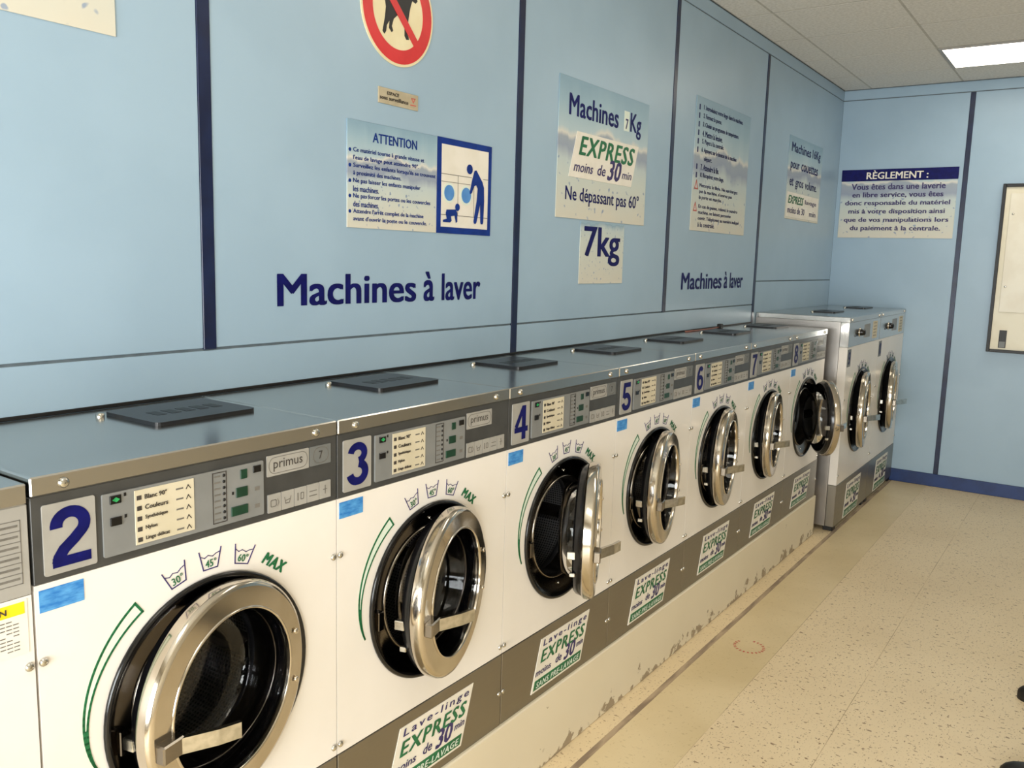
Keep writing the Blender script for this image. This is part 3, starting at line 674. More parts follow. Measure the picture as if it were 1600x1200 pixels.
zt, zs, zp, zw = 1.2842, 1.2512, 1.1035, 0.4802
SMALL = dict(W=0.67, ztop=zt, zlid=zs, zpan=zp, zwh=zw, zbase=ZP, cx=0.338, cz=0.790, s=0.962, door=(0.9955, 0.791, 0.5584, 0.0242), yback=0.484)
w2, org, B = make_washer(**SMALL)
def dress_small(r, B, badge=True):
    cx, cz = 0.338, 0.793
    # control panel
    B(MB().bbox(0.0015, 0.6685, -0.001, 0.02, zp, zs - 0.0005, 0.001), 'control_panel', 'panel')
    Y = -0.001
    bd = B(MB().prism(rrect(0.1195, 0.463, 1.1185, 1.2310, 0.003), Y - 0.004, Y), 'control_board', 'board')
    y2 = Y - 0.004
    card = B(MB().bbox(0.178, 0.299, y2 - 0.0015, y2, 1.1265, 1.2265, 0.0005), 'program_card', 'card')
    tx = MB(); sq = MB()
    for i, t in enumerate(('Blanc 90°', 'Couleurs', 'Synthétique', 'Nylon', 'Linge délicat')):
        z = 1.2125 - i * 0.0193
        put_text(tx, t, 0.197, 0.258, z - 0.004, z + 0.005, y2 - 0.0022, bold=0.02, keep=True)
        sq.box(0.182, 0.191, y2 - 0.0022, y2 - 0.0012, z - 0.004, z + 0.004)
        sq.stroke([(0.282, z - 0.003), (0.286, z + 0.004), (0.291, z - 0.003)], 0.0014, y2 - 0.0022, y2 - 0.0012)
    B(tx, 'program_lettering', 'ink', card); B(sq, 'program_mark', 'ink', card)
    tx = MB()
    for i in range(5):
        z = 1.2125 - i * 0.0193; tx.stroke([(0.262, z), (0.274, z)], 0.003, y2 - 0.0021, y2 - 0.0012)
    B(tx, 'program_symbol', 'inkgrey', card)
    # keys and lamps on the board
    for (a, b, c, d, mt) in ((0.132, 0.153, 1.2115, 1.2265, 'blackgloss'), (0.132, 0.153, 1.1725, 1.1875, 'blackgloss'), (0.436, 0.455, 1.210, 1.224, 'blackgloss')):
        k = B(MB().bbox(a, b, y2 - 0.003, y2, c, d, 0.0008), 'key', mt, bd)
    B(MB().prism([(0.1355, 1.219), (0.1425, 1.2235), (0.1495, 1.219), (0.1425, 1.2145)], y2 - 0.0042, y2 - 0.0032), 'start_symbol', 'led', bd)
    for (a, b, c, d) in ((0.405, 0.421, 1.203, 1.222), (0.394, 0.422, 1.167, 1.187), (0.382, 0.422, 1.131, 1.150)):
        B(MB().bbox(a, b, y2 - 0.0025, y2, c, d, 0.0008), 'push_button', 'btn', bd)
    for i in range(8):
        B(MB().lathe([(rr, dd + y2) for rr, dd in ((0.0032, 0), (0.0032, -0.001), (0.0005, -0.0015))], 0.3665, 1.2185 - i * 0.0122, 8), 'indicator_light', 'black', bd)
    for (a, b) in ((0.161, 1.2245), (0.161, 1.1855), (0.387, 1.178)):
        B(MB().box(a - 0.002, a + 0.002, y2 - 0.001, y2, b - 0.003, b + 0.003), 'indicator_light', 'black', bd)
    fr = MB().stroke([(0.341, 1.226), (0.372, 1.226), (0.372, 1.126), (0.341, 1.126)], 0.0016, y2 - 0.0008, y2, close=True)
    B(fr, 'scale_outline', 'ink', bd)
    mk = MB()
    for i in range(8): mk.stroke([(0.346, 1.2185 - i * 0.0122), (0.357, 1.2185 - i * 0.0122)], 0.003, y2 - 0.0007, y2)
    B(mk, 'scale_marks', 'inkgrey', bd)
    for (u, v) in ((0.446, 1.176), (0.446, 1.140)): B(MB().prism([(u - 0.006, v - 0.004), (u + 0.006, v - 0.004), (u + 0.006, v + 0.004), (u - 0.006, v + 0.004)], y2 - 0.0007, y2), 'board_symbol', 'inkgrey', bd)
    # maker's plate
    lp = B(MB().prism(rrect(0.4735, 0.5865, 1.1925, 1.2365, 0.002), Y - 0.002, Y), 'logo_plate', 'plate')
    B(MB().stroke(rrect(0.4785, 0.5815, 1.1975, 1.2315, 0.015), 0.001, Y - 0.0026, Y - 0.0018, close=True), 'logo_outline', 'inkgrey', lp)
    B(put_text(MB(), 'primus', 0.4900, 0.5680, 1.2015, 1.2265, Y - 0.0027, spacing=1.0), 'logo_lettering', 'ink', lp)
    for i in range(5):
        a = 0.4745 + i * 0.0352; b = min(a + 0.0335, 0.6485)
        pb = B(MB().prism(rrect(a, b, 1.1155, 1.1545, 0.0015), Y - 0.003, Y), 'program_label', 'plate')
        ic = MB(); c = (a + b) / 2; z = 1.135
        if i == 0: ic.stroke(rrect(c - 0.010, c + 0.004, z - 0.007, z + 0.007, 0.003), 0.0016, Y - 0.0036, Y - 0.0028, close=True).stroke([(c + 0.008, z - 0.007), (c + 0.011, z), (c + 0.008, z + 0.007)], 0.0016, Y - 0.0036, Y - 0.0028)
        elif i == 1: ic.stroke([(c - 0.009, z + 0.006), (c - 0.006, z - 0.007), (c + 0.004, z - 0.007), (c + 0.008, z + 0.006)], 0.0016, Y - 0.0036, Y - 0.0028).stroke([(c - 0.006, z - 0.001), (c + 0.006, z + 0.001)], 0.0016, Y - 0.0036, Y - 0.0028)
        elif i == 2: ic.stroke([(c - 0.008, z - 0.007), (c - 0.008, z + 0.007)], 0.003, Y - 0.0036, Y - 0.0028).stroke(rrect(c, c + 0.008, z - 0.007, z + 0.007, 0.002), 0.0014, Y - 0.0036, Y - 0.0028, close=True)
        elif i == 3: ic.stroke([(c - 0.010, z - 0.006), (c + 0.010, z - 0.006)], 0.002, Y - 0.0036, Y - 0.0028).stroke([(c - 0.010, z + 0.004), (c + 0.010, z + 0.004)], 0.0014, Y - 0.0036, Y - 0.0028)
        else: ic.stroke([(c, z + 0.009), (c, z - 0.008)], 0.002, Y - 0.0036, Y - 0.0028).stroke([(c - 0.005, z + 0.001), (c + 0.005, z + 0.001)], 0.0016, Y - 0.0036, Y - 0.0028)
        B(ic, 'label_symbol', 'inkgrey', pb)
    # prints on the white front
    B(MB().box(0.008, 0.083, -0.0012, 0.0, 1.0545, 1.0925), 'blue_sticker', 'bluest')
    for a, t in ((107.3, '30°'), (90.6, '45°'), (73.4, '60°')): wash_symbol(r, org, cx, cz, 0.262, math.radians(a), t, 0.0)
    px, pz = cx + 0.262 * math.cos(math.radians(54.2)), cz + 0.262 * math.sin(math.radians(54.2))
    B(put_text(MB(), 'MAX', px - 0.034, px + 0.034, pz - 0.0125, pz + 0.0125, -0.001, bold=0.055, rot=math.radians(54.2 - 90), shear=0.2, spacing=1.15), 'max_lettering', 'green')
    dial_arc(r, org, cx, cz, 0.0, 1.0)
    express_sticker(r, org, 0.165, 0.31, 0.279, 0.447, 0.054, -0.002)
def add_badge(r, B, mtl='plate2'):
    Y = -0.001
    bp = B(MB().prism(rrect(0.5895, 0.650, 1.1935, 1.2365, 0.002), Y - 0.002, Y), 'capacity_badge', mtl, r)
    B(MB().stroke(rrect(0.5985, 0.642, 1.198, 1.232, 0.016), 0.0012, Y - 0.0026, Y - 0.0018, close=True), 'badge_outline', 'inkgrey', bp)
    B(put_text(MB(), '7', 0.6145, 0.6255, 1.2065, 1.2245, Y - 0.0027), 'badge_lettering', 'ink', bp)
def add_number(r, B, d):
    Y = -0.001
    npl = B(MB().prism(rrect(0.018, 0.1075, 1.1140, 1.2345, 0.004), Y - 0.0025, Y), 'number_plate', 'plate', r)
    B(put_digits(MB(), d, 0.029, 0.098, 1.125, 1.2255, Y - 0.0032), 'number_lettering', 'navyink', npl)
dress_small(w2, B)
proto = w2
copies = [copy_tree(proto) for _ in range(6)]
machines = [proto] + copies
angles = [11.0, 16.3, 26.0, 12.7, 10.6, 9.5, 32.0]
where = ['washing machine numbered 2 with its round door just ajar, nearest the camera', 'washing machine numbered 3 with its round door slightly open', 'washing machine numbered 4 with its round door swung open edge-on',
         'washing machine numbered 5, right after the machine whose door is swung edge-on', 'washing machine numbered 6 midway along the row, two machines after the edge-on door', 'washing machine numbered 7, directly before the machine whose door stands wide open',
         'washing machine numbered 8, its door wide open beside the taller machine']
for i, mc in enumerate(machines):
    mc.location = (0.67 * i, 0, ZP)
    tag(mc, where[i], 'washing machine', 'small washing machines on the plinth')
    for ch in mc.children:
        if ch.name.split('.')[0] == 'door': ch.rotation_euler = (0, 0, math.radians(angles[i]))
    add_number(mc, B, str(i + 2))
    if i != 1: add_badge(mc, B)
# machine at the left edge: lower lid, different fascia
P1 = dict(SMALL); P1.update(ztop=1.2765, zlid=1.2425, zpan=1.0920)
w1, org, B1 = make_washer(**P1)
w1.location = (-0.672, 0, ZP)
tag(w1, 'washing machine cut off by the left edge, with grey fascia and yellow warning label', 'washing machine', 'small washing machines on the plinth')
B1(MB().bbox(0.0015, 0.6685, -0.001, 0.02, 1.0920, 1.2420, 0.001), 'control_panel', 'plate')
tb1 = MB()
for i in range(7): tb1.stroke([(0.50, 1.219 - i * 0.0175), (0.656, 1.219 - i * 0.0175)], 0.0012, -0.0017, -0.001)
for x in (0.50, 0.56, 0.656): tb1.stroke([(x, 1.219), (x, 1.114)], 0.0012, -0.0017, -0.001)
for i in range(6):
    for k in range(9): tb1.stroke([(0.566 + k * 0.0098, 1.2105 - i * 0.0175), (0.572 + k * 0.0098, 1.2105 - i * 0.0175)], 0.0035, -0.0017, -0.001)
B1(tb1, 'printed_table', 'inkgrey')
wlb = B1(MB().box(0.520, 0.6605, -0.0012, 0.0, 0.996, 1.0875), 'warning_label', 'paper')
B1(MB().box(0.524, 0.656, -0.0018, -0.001, 1.064, 1.084), 'yellow_band', 'yellow', wlb)
wt = MB()
for i in range(9):
    z = 1.056 - i * 0.0062
    for k in range(11):
        if (k * 7 + i * 3) % 5: wt.stroke([(0.532 + k * 0.0106, z), (0.539 + k * 0.0106, z)], 0.0016, -0.0017, -0.001)
B1(wt, 'label_print', 'inkgrey', wlb)
B1(put_text(MB(), 'ATTENTION', 0.535, 0.628, 1.069, 1.079, -0.002, bold=0.02), 'band_lettering', 'ink', wlb)

# --- two tall machines
BS = 0.28 / 0.242
BIG = dict(W=0.853, ztop=1.350, zlid=1.3185, zpan=1.166, zwh=0.298, zbase=0.0, cx=0.430, cz=0.730, s=BS, door=(1.14, 0.730, 0.684, 0.026), yback=0.582, kind='big')
w9, org, B9 = make_washer(**BIG)
def dress_big(r, B):
    cx, cz = 0.430, 0.730
    B(MB().bbox(0.0015, 0.8515, -0.001, 0.05, 1.166, 1.318, 0.001), 'control_panel', 'steel')
    Y = -0.001
    cp = B(MB().bbox(0.64, 0.76, Y - 0.002, Y, 1.185, 1.30, 0.0006), 'program_card', 'card')
    sq = MB()
    for i in range(5): sq.stroke([(0.65, 1.288 - i * 0.021), (0.73, 1.288 - i * 0.021)], 0.004, Y - 0.0026, Y - 0.0018)
    B(sq, 'program_marks', 'inkgrey', cp)
    B(MB().lathe([(0.021, Y), (0.021, Y - 0.012), (0.017, Y - 0.03), (0.009, Y - 0.034), (0.001, Y - 0.034)], 0.285, 1.246, 20), 'selector_knob', 'blackgloss')
    B(MB().lathe([(0.03, Y), (0.03, Y - 0.003), (0.022, Y - 0.004)], 0.285, 1.246, 24), 'knob_ring', 'chrome')
    for i in range(3): B(MB().bbox(0.15 + i * 0.03, 0.168 + i * 0.03, Y - 0.003, Y, 1.225, 1.24, 0.0008), 'key', 'blackgloss')
    B(MB().prism(rrect(0.40, 0.55, 1.205, 1.29, 0.003), Y - 0.002, Y), 'control_board', 'board')
    for a, t in ((107.3, '30°'), (90.6, '45°'), (73.4, '60°')): wash_symbol(r, (0, 0, 0), cx, cz, 0.262 * BS, math.radians(a), t, 0.0, BS)
    px, pz = cx + 0.262 * BS * math.cos(math.radians(54.2)), cz + 0.262 * BS * math.sin(math.radians(54.2))
    B(put_text(MB(), 'MAX', px - 0.04, px + 0.04, pz - 0.0145, pz + 0.0145, -0.001, bold=0.055, rot=math.radians(54.2 - 90), shear=0.2, spacing=1.15), 'max_lettering', 'green')
    dial_arc(r, (0, 0, 0), cx, cz, 0.0, BS)
    express_sticker(r, (0, 0, 0), 0.225, 0.375, 0.035, 0.262, 0.045, -0.002)
    for (a, b) in ((0.012, 0.004), (0.773, 0.004), (0.012, 0.5), (0.773, 0.5)): B(MB().bbox(a, a + 0.068, b, b + 0.06, 0.0, 0.0301, 0.003), 'foot', 'black')
    B(MB().box(0.09, 0.763, 0.03, 0.05, 0.001, 0.03), 'base_rail', 'black')
dress_big(w9, B9)
w10 = copy_tree(w9)
X9, Y9 = 4.826, -0.094
for mc, x, th, num, lb in ((w9, X9, 8.0, '9', 'tall washing machine numbered 9 standing on the floor beyond machine 8'), (w10, X9 + 0.855, 8.5, None, 'tall washing machine at the end of the row, against the far wall')):
    mc.location = (x, Y9, 0)
    tag(mc, lb, 'washing machine', 'tall washing machines')
    for ch in mc.children:
        if ch.name.split('.')[0] == 'door': ch.rotation_euler = (0, 0, math.radians(th))
    npl = B9(MB().box(0.012, 0.095, -0.0015, 0.0, 1.044, 1.152), 'number_plate', 'plate2', mc)
    B9(put_digits(MB(), num or '10', 0.030 if num else 0.020, 0.078 if num else 0.088, 1.058, 1.138, -0.0022), 'number_lettering', 'navyink', npl)

# ================================================================== SIGNS ON THE MACHINE WALL
YS_ = YW - 0.0005
def sheet(name, x0, x1, z0, z1, material, label, cat, group=None, th=0.003, bevel=0.0006):
    o = MB().bbox(x0, x1, YS_ - th, YS_, z0, z1, bevel).build(name, material, None)
    return tag(o, label, cat, group)
def mid(o): return o
TY = YS_ - 0.0036
def lines(parent, specs, material, y=TY, name='print_lettering', **kw):
    for (t, x0, x1, z0, z1) in specs: put_text(MB(), t, x0, x1, z0, z1, y, **kw).build(name, material, parent)
# wall lettering (cut vinyl)
for (X0, X1, zb_, lb) in ((0.922, 1.850, 1.502, 'large navy wall lettering reading Machines à laver above machines 3 and 4'), (3.622, 4.545, 1.510, 'navy wall lettering reading Machines à laver under the numbered instruction sheet')):
    e = empty('wall_lettering', (X0, YS_, zb_)); tag(e, lb, 'lettering', 'Machines à laver lettering'); wd = X1 - X0
    for (t, u0, u1, v0, v1) in (('Machines', 0.0, 0.622, 0.0, 0.090), ('à', 0.662, 0.722, 0.0, 0.098), ('laver', 0.764, 1.0, 0.0, 0.092)):
        put_text(MB(), t, X0 + u0 * wd, X0 + u1 * wd, zb_ + v0, zb_ + v1, YS_ - 0.0006, bold=0.022, res=5).build('word', M['navyink'], e, (X0, YS_, zb_))
# sheet at the upper left corner
pm1 = poster_mat('poster_print_a', 'X', 0.8, 0.6)
sheet('poster', -0.35, 0.4765, 2.114, 2.70, pm1, 'cream-edged poster cut off by the top left corner of the picture', 'poster')
# no dogs sign
dc, dz_, R_ = 1.400, 2.387, 0.162
def disc(r, n=64): return [(dc + r * math.cos(2 * PI * i / n), dz_ + r * math.sin(2 * PI * i / n)) for i in range(n)]
dog = tag(MB().prism(disc(R_), YS_ - 0.003, YS_).build('prohibition_sign', M['signcream']), 'round red-bordered no dogs sign above the small surveillance plate', 'sign')
MB().lathe([(0.113, -0.0032), (0.113, -0.0042), (0.154, -0.0042), (0.154, -0.0032)], dc, dz_, 64, oy=YS_, smooth=False).build('red_ring', M['red'], dog)
dg = [(-0.070, -0.072), (-0.062, -0.079), (-0.055, -0.070), (-0.052, -0.052), (-0.040, -0.036), (-0.042, -0.058), (-0.030, -0.068), (-0.024, -0.062), (-0.030, -0.050), (-0.022, -0.028), (-0.006, -0.014),
      (0.018, -0.012), (0.028, -0.030), (0.028, -0.066), (0.036, -0.076), (0.048, -0.074), (0.046, -0.066), (0.041, -0.060), (0.044, -0.020), (0.050, 0.010), (0.056, 0.030), (0.062, 0.044), (0.078, 0.040), (0.086, 0.048), (0.082, 0.060),
      (0.066, 0.068), (0.056, 0.082), (0.046, 0.076), (0.040, 0.058), (0.026, 0.040), (-0.030, 0.030), (-0.050, 0.036), (-0.066, 0.062), (-0.074, 0.058), (-0.062, 0.028), (-0.056, 0.000), (-0.060, -0.030)]
MB().prism([(dc + a, dz_ + b) for a, b in dg], YS_ - 0.0040, YS_ - 0.0028).build('dog_silhouette', M['black'], dog)
MB().stroke([(dc - 0.082, dz_ + 0.082), (dc + 0.082, dz_ - 0.082)], 0.026, YS_ - 0.0050, YS_ - 0.0041).build('red_slash', M['red'], dog)
# surveillance plate
sv = sheet('notice_plate', 1.314, 1.4955, 2.106, 2.153, M['tag'], 'small beige surveillance plate below the no dogs sign', 'plate')
lines(sv, [('ESPACE', 1.352, 1.405, 2.134, 2.144), ('sous surveillance', 1.320, 1.448, 2.118, 2.130)], M['ink'], bold=0.02)
MB().stroke([(1.464, 2.140), (1.480, 2.140), (1.472, 2.128), (1.464, 2.140)], 0.003, TY, TY + 0.001).stroke([(1.460, 2.120), (1.484, 2.120)], 0.003, TY, TY + 0.001).build('camera_symbol', M['redink'], sv)
# attention sheet
pm2 = poster_mat('poster_print_b', 'X', 0.70, 0.50)
at = sheet('notice_sheet', 1.184, 1.594, 1.729, 2.041, pm2, 'blue and cream ATTENTION safety notice left of the blue pictogram', 'notice')
lines(at, [('ATTENTION', 1.290, 1.492, 1.985, 2.014)], M['blueink'], bold=0.02, name='title_lettering')
rows = ["Ce matériel tourne à grande vitesse et", "l'eau de lavage peut atteindre 90°.", "Surveillez les enfants lorsqu'ils se trouvent", "à proximité des machines.", "Ne pas laisser les enfants manipuler", "les machines.", "Ne pas forcer les portes ou les couvercles", "des machines.", "Attendre l'arrêt complet de la machine", "avant d'ouvrir la porte ou le couvercle."]
sp = []; mbt = MB(); mbb = MB()
for i, t in enumerate(rows):
    z = 1.9525 - i * 0.0222
    put_text(mbt, t, 1.208, 1.208 + len(t) * 0.0084, z - 0.0065, z + 0.0105, TY, bold=0.018)
    if i % 2 == 0: mbb.prism([(1.195 + 0.0055 * math.cos(k * PI / 5), z + 0.002 + 0.0055 * math.sin(k * PI / 5)) for k in range(10)], TY, TY + 0.001)
mbt.build('notice_lettering', M['blueink'], at); mbb.build('bullet_marks', M['blueink'], at)
# pictogram
pc = sheet('pictogram_sign', 1.596, 1.899, 1.729, 2.0425, M['blueink'], 'blue framed pictogram of an adult bending at washers with a crawling child', 'sign')
pf = MB().box(1.6175, 1.8785, TY - 0.0002, TY + 0.001, 1.7505, 2.0215).build('pictogram_field', M['paper'], pc)
y_ = TY - 0.0008
ln = MB()
ln.stroke([(1.6175, 1.925), (1.78, 1.925)], 0.002, y_, y_ + 0.0005).stroke([(1.6175, 1.9), (1.775, 1.9)], 0.0015, y_, y_ + 0.0005).stroke([(1.6175, 1.7905), (1.8785, 1.7905)], 0.002, y_, y_ + 0.0005)
ln.stroke([(1.706, 1.925), (1.706, 1.7905)], 0.0018, y_, y_ + 0.0005).stroke([(1.796, 1.9), (1.796, 1.7905)], 0.0018, y_, y_ + 0.0005).stroke([(1.85, 1.925), (1.8785, 1.925)], 0.002, y_, y_ + 0.0005)
ln.build('machine_outline', M['inkgrey'], pc)
for (a, b) in ((1.658, 1.864), (1.752, 1.862)):
    MB().prism([(a + 0.0335 * math.cos(k * PI / 16), b + 0.0335 * math.sin(k * PI / 16)) for k in range(32)], y_ - 0.0003, y_ + 0.0005).build('porthole_rim', M['palegreen'], pc)
    MB().prism([(a + 0.0265 * math.cos(k * PI / 16), b + 0.0265 * math.sin(k * PI / 16)) for k in range(32)], y_ - 0.0008, y_).build('porthole_mark', M['ltblue'], pc)
fig = MB()
yf_ = y_ - 0.0016
fig.prism([(1.768 + 0.0165 * math.cos(k * PI / 10), 1.952 + 0.0165 * math.sin(k * PI / 10)) for k in range(20)], yf_, yf_ + 0.0006)
fig.prism([(1.796, 1.950), (1.806, 1.952), (1.842, 1.915), (1.852, 1.896), (1.855, 1.850), (1.852, 1.775), (1.848, 1.768), (1.838, 1.768), (1.835, 1.776), (1.832, 1.838), (1.812, 1.773), (1.806, 1.767), (1.797, 1.769), (1.795, 1.777), (1.812, 1.850), (1.816, 1.890), (1.806, 1.902), (1.794, 1.896), (1.782, 1.872), (1.772, 1.868), (1.770, 1.874), (1.784, 1.920)], yf_, yf_ + 0.0006)
fig.build('adult_figure', M['blueink'], pc)
bb = MB()
bb.prism([(1.703 + 0.0125 * math.cos(k * PI / 10), 1.819 + 0.0125 * math.sin(k * PI / 10)) for k in range(20)], yf_, yf_ + 0.0006)
bb.prism([(1.644, 1.808), (1.694, 1.811), (1.702, 1.800), (1.703, 1.770), (1.696, 1.766), (1.688, 1.790), (1.668, 1.787), (1.672, 1.772), (1.664, 1.766), (1.626, 1.766), (1.626, 1.773), (1.646, 1.778), (1.640, 1.795)], yf_, yf_ + 0.0006)
bb.build('child_figure', M['blueink'], pc)
# Machines 7 Kg poster
pm3 = poster_mat('poster_print_c', 'X', 0.66, 0.50)
p7 = sheet('poster', 2.341, 3.141, 1.822, 2.379, pm3, 'Machines 7Kg poster with mountain picture above machines 5 and 6', 'poster')
lines(p7, [('Machines', 2.418, 2.842, 2.232, 2.318), ('Kg', 2.955, 3.064, 2.208, 2.318)], M['navyink'], bold=0.022, name='title_lettering')
MB().box(2.895, 2.944, TY + 0.0001, TY + 0.001, 2.232, 2.318).build('patch', M['palegreen'], p7)
lines(p7, [('7', 2.908, 2.934, 2.240, 2.285)], M['indigo'], y=TY - 0.0006, bold=0.03, name='capacity_lettering')
lines(p7, [('Ne dépassant pas 60°', 2.410, 3.074, 1.878, 1.955)], M['navyink'], bold=0.014, name='limit_lettering')
e = empty('express_label', (2.7, YS_, 1.99)); tag(e, 'leaning white EXPRESS moins de 30 min label stuck on the 7Kg poster', 'label')
express_sticker(e, (2.7, YS_, 1.99), 2.430, 0.558, 1.990, 2.176, 0.058, YS_ - 0.0032, bar=False)
pm4 = poster_mat('poster_print_d', 'X', 1.2, 0.95)
k7 = sheet('capacity_label', 2.546, 2.943, 1.551, 1.815, pm4, '7kg label hanging just below the Machines 7Kg poster', 'label')
lines(k7, [('7kg', 2.577, 2.906, 1.628, 1.796)], M['navyink'], bold=0.022, res=5)
# instruction sheet
pm5 = poster_mat('poster_print_e', 'X', 0.64, 0.46)
ins = sheet('instruction_sheet', 3.690, 4.500, 1.825, 2.517, pm5, 'tall instruction sheet of numbered steps with two red warning triangles', 'notice')
st_ = ["1. Introduisez votre linge dans la machine.", "2. Fermez la porte.", "3. Choisir un programme de température.", "4. Mettre la lessive.", "5. Payez à la centrale.", "6. Appuyez sur le bouton de la machine", "    départ.", "7. Attendre la fin.", "8. Récupérez votre linge."]
mbt = MB(); mbb = MB()
for i, t in enumerate(st_):
    z = 2.462 - i * 0.0435
    put_text(mbt, t.strip(), 3.785 + (0.04 if i == 6 else 0), 3.785 + len(t) * 0.0136, z - 0.012, z + 0.019, TY, bold=0.02)
    if i != 6: mbb.box(3.727, 3.741, TY, TY + 0.001, z - 0.012, z + 0.016)
wr = ["Nettoyez le filtre. Ne surchargez", "pas la machine, n'ouvrez pas", "la porte en marche.", "En cas de panne, relevez le numéro", "machine, ne laissez personne", "ouvrir. Téléphonez au numéro indiqué", "à la centrale."]
for i, t in enumerate(wr):
    z = 2.062 - i * 0.0315 - (0.016 if i > 2 else 0)
    put_text(mbt, t, 3.785, 3.785 + len(t) * 0.0172, z - 0.010, z + 0.015, TY, bold=0.02)
mbt.build('step_lettering', M['navyink'], ins); mbb.build('step_marks', M['navyink'], ins)
for z in (2.045, 1.930): MB().stroke([(3.72, z), (3.762, z), (3.741, z + 0.042)], 0.007, TY, TY + 0.001, close=True).build('warning_triangle', M['redink'], ins)
# 16 kg poster
pm6 = poster_mat('poster_print_f', 'X', 0.66, 0.50)
p16 = sheet('poster', 5.265, 6.055, 1.970, 2.520, pm6, 'Machines 16Kg poster beside the far corner above the tall machines', 'poster')
lines(p16, [('Machines', 5.315, 5.76, 2.418, 2.480), ('16Kg', 5.80, 6.000, 2.402, 2.480), ('pour', 5.315, 5.51, 2.290, 2.350), ('couettes', 5.555, 5.960, 2.308, 2.366), ('et', 5.315, 5.40, 2.193, 2.245), ('gros', 5.445, 5.63, 2.175, 2.236), ('volume.', 5.67, 5.960, 2.193, 2.250)], M['navyink'], bold=0.018)
el = MB().box(5.285, 6.035, TY + 0.0002, TY + 0.001, 1.985, 2.150).build('white_strip', M['paper'], p16)
lines(p16, [('EXPRESS', 5.31, 5.66, 2.075, 2.130)], M['green'], y=TY - 0.0006, bold=0.03, shear=0.25, name='express_lettering')
lines(p16, [('lavage', 5.70, 5.98, 2.080, 2.120), ('moins de 30', 5.31, 5.70, 2.010, 2.055), ('min', 5.82, 5.98, 2.010, 2.045)], M['indigo'], y=TY - 0.0006, bold=0.012, name='minutes_lettering')

# ================================================================== FAR WALL
XW = XL - 0.0005
def fx(p): return (XW + p[1], -p[0], p[2])     # design (u = -y, depth, z) -> far wall
pm7 = poster_mat('poster_print_g', 'Y', 0.84, 0.62)
rg = MB().bbox(-0.458, 0.367, -0.003, 0.0, 1.885, 2.405, 0.0006).build('notice_sheet', pm7, None, xf=fx)
tag(rg, 'RÈGLEMENT house rules notice with dark blue title bar on the far wall', 'notice')
MB().box(-0.460, 0.369, -0.0045, -0.0028, 2.318, 2.406).build('title_bar', M['navyink'], rg, xf=fx)
put_text(MB(), 'RÈGLEMENT :', -0.275, 0.165, 2.332, 2.398, -0.0052, bold=0.022).build('title_lettering', M['paper'], rg, xf=fx)
mb = MB()
for i, t in enumerate(["Vous êtes dans une laverie", "en libre service, vous êtes", "donc responsable du matériel", "mis à votre disposition ainsi", "que de vos manipulations lors", "du paiement à la centrale."]):
    z = 2.268 - i * 0.0640
    hw = (0.335, 0.325, 0.375, 0.345, 0.375, 0.325)[i]
    put_text(mb, t, -0.045 - hw, -0.045 + hw, z - 0.016, z + 0.030, -0.0038, bold=0.03)
mb.build('rules_lettering', M['indigo'], rg, xf=fx)
# payment terminal
bx = empty('payment_terminal', (XW, -1.10, 1.07)); tag(bx, 'cream wall-mounted payment panel in a black frame at the right edge', 'payment panel')
def fo(mb, nm, mt, p): return mb.build(nm, M[mt], p, xf=lambda q: (fx(q)[0] - XW, fx(q)[1] + 1.10, q[2] - 1.07))
U0, U1, V0, V1 = 0.668, 1.53, 1.070, 2.272
fr = MB().bbox(U0, U0 + 0.022, -0.045, 0, V0, V1, 0.002).bbox(U1 - 0.022, U1, -0.045, 0, V0, V1, 0.002).bbox(U0 + 0.022, U1 - 0.022, -0.045, 0, V0, V0 + 0.022, 0.002).bbox(U0 + 0.022, U1 - 0.022, -0.045, 0, V1 - 0.022, V1, 0.002)
fo(fr, 'terminal_frame', 'black', bx)
fo(MB().bbox(U0 + 0.022, U1 - 0.022, -0.032, 0, V0 + 0.022, V1 - 0.022, 0.001), 'terminal_body', 'boxcream', bx)
dp = fo(MB().bbox(0.722, U1 - 0.07, -0.037, -0.031, 1.362, 2.205, 0.002), 'terminal_door', 'boxdoor', bx)
for z in (2.06, 1.545): fo(MB().lathe([(r, d - 0.036) for r, d in screw(0.008, 0.004)], 0.748, z, 12), 'door_screw', 'screw', dp)
sl = MB().bbox(0.742, 0.79, -0.0345, -0.0315, 1.104, 1.232, 0.001)
so = fo(sl, 'coin_tray', 'black', bx)
fo(MB().box(0.748, 0.784, -0.036, -0.0343, 1.108, 1.150), 'tray_flap', 'plate2', so)

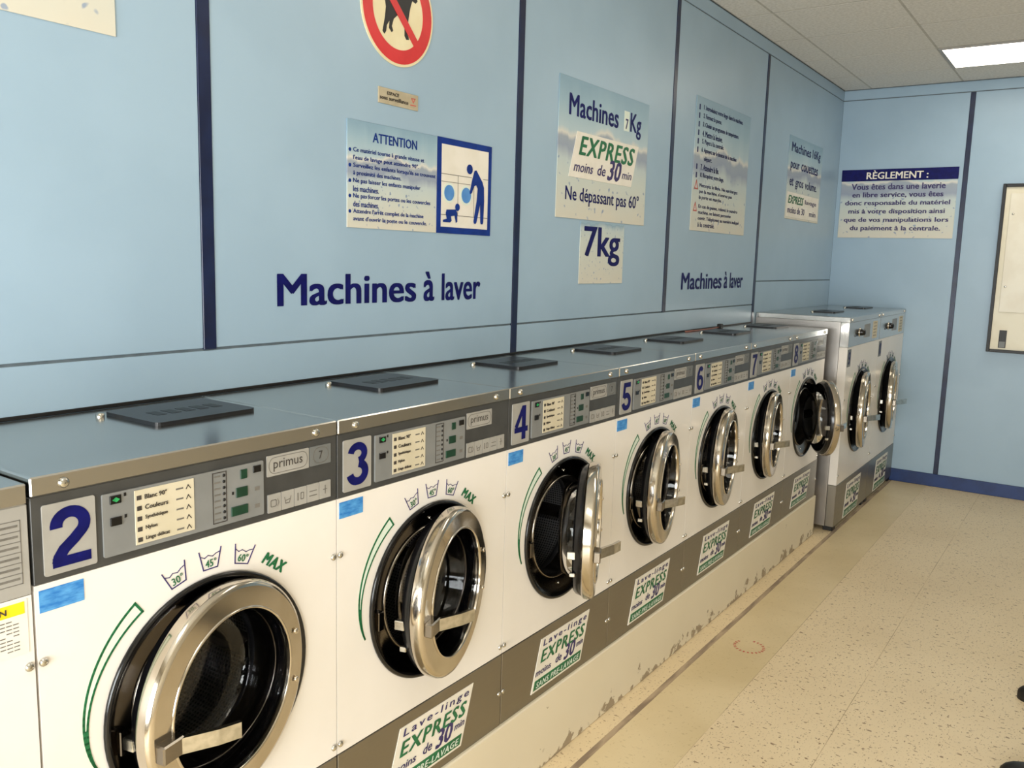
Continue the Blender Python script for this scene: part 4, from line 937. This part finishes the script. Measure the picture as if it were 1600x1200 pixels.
# ================================================================== SMALL THINGS
# plug and lead lying on the lids by the wall
pg = empty('plug', (4.085, 0.44, zt)); tag(pg, 'small black plug with a reddish lead lying on the lids at the wall', 'plug')
MB().bbox(-0.02, 0.02, -0.012, 0.012, 0.0, 0.028, 0.003).build('plug_body', M['black'], pg)
MB().tube([(-0.018, 0.0, 0.010), (-0.1, 0.012, 0.004), (-0.26, 0.02, 0.004), (-0.42, 0.03, 0.004)], 0.0035, 6).build('lead', M['cable'], pg)
# waiting bench whose rounded black feet reach in at the right edge of the floor
bn = empty('bench', (2.77, -1.70, 0)); tag(bn, 'bench at the right edge, only its two rounded black feet showing on the floor', 'bench')
for fx_, rad in ((0.345, 0.055), (-0.325, 0.062)):
    n = 12; sec = [(-1.0, 0.0), (-0.98, 0.35), (-0.8, 0.72), (-0.45, 0.94), (0, 1.0), (0.45, 0.94), (0.8, 0.72), (0.98, 0.35), (1.0, 0.0)]
    vs = []; fs = []; stations = [(0.455, 0.05), (0.452, 0.30), (0.440, 0.58), (0.418, 0.82), (0.385, 0.96), (0.34, 1.0), (-0.20, 1.0), (-0.235, 0.9), (-0.26, 0.6), (-0.27, 0.1)]
    for (yy, sc) in stations:
        for (u, v) in sec: vs.append((fx_ + u * rad * sc, yy, v * rad * 1.15 * (0.35 + 0.65 * sc)))
    k = len(sec)
    for i in range(len(stations) - 1):
        for j in range(k - 1): fs.append((i * k + j, i * k + j + 1, (i + 1) * k + j + 1, (i + 1) * k + j))
        fs.append((i * k + k - 1, i * k, (i + 1) * k, (i + 1) * k + k - 1))
    fs.append(tuple(range(k))[::-1]); fs.append(tuple((len(stations) - 1) * k + j for j in range(k)))
    MB().add(vs, fs, True).build('foot', M['black'], bn)
    MB().tube([(fx_, 0.0, 0.04), (fx_, 0.0, 0.40)], 0.022, 12).build('post', M['black'], bn)
MB().bbox(-0.40, 0.42, -0.03, 0.03, 0.385, 0.415, 0.004).build('beam', M['black'], bn)
MB().bbox(-0.48, 0.50, -0.20, 0.15, 0.415, 0.45, 0.008).build('seat', M['ltblue'], bn)

# print too fine to pick apart letter by letter
for o in bpy.data.objects:
    if o.parent and o.name.split('.')[0] in ('program_lettering', 'program_mark', 'program_symbol', 'program_marks', 'scale_marks', 'notice_lettering', 'bullet_marks', 'step_lettering', 'step_marks', 'rules_lettering', 'label_print', 'printed_table', 'cover_relief', 'floor_stamp'):
        o['kind'] = 'stuff'
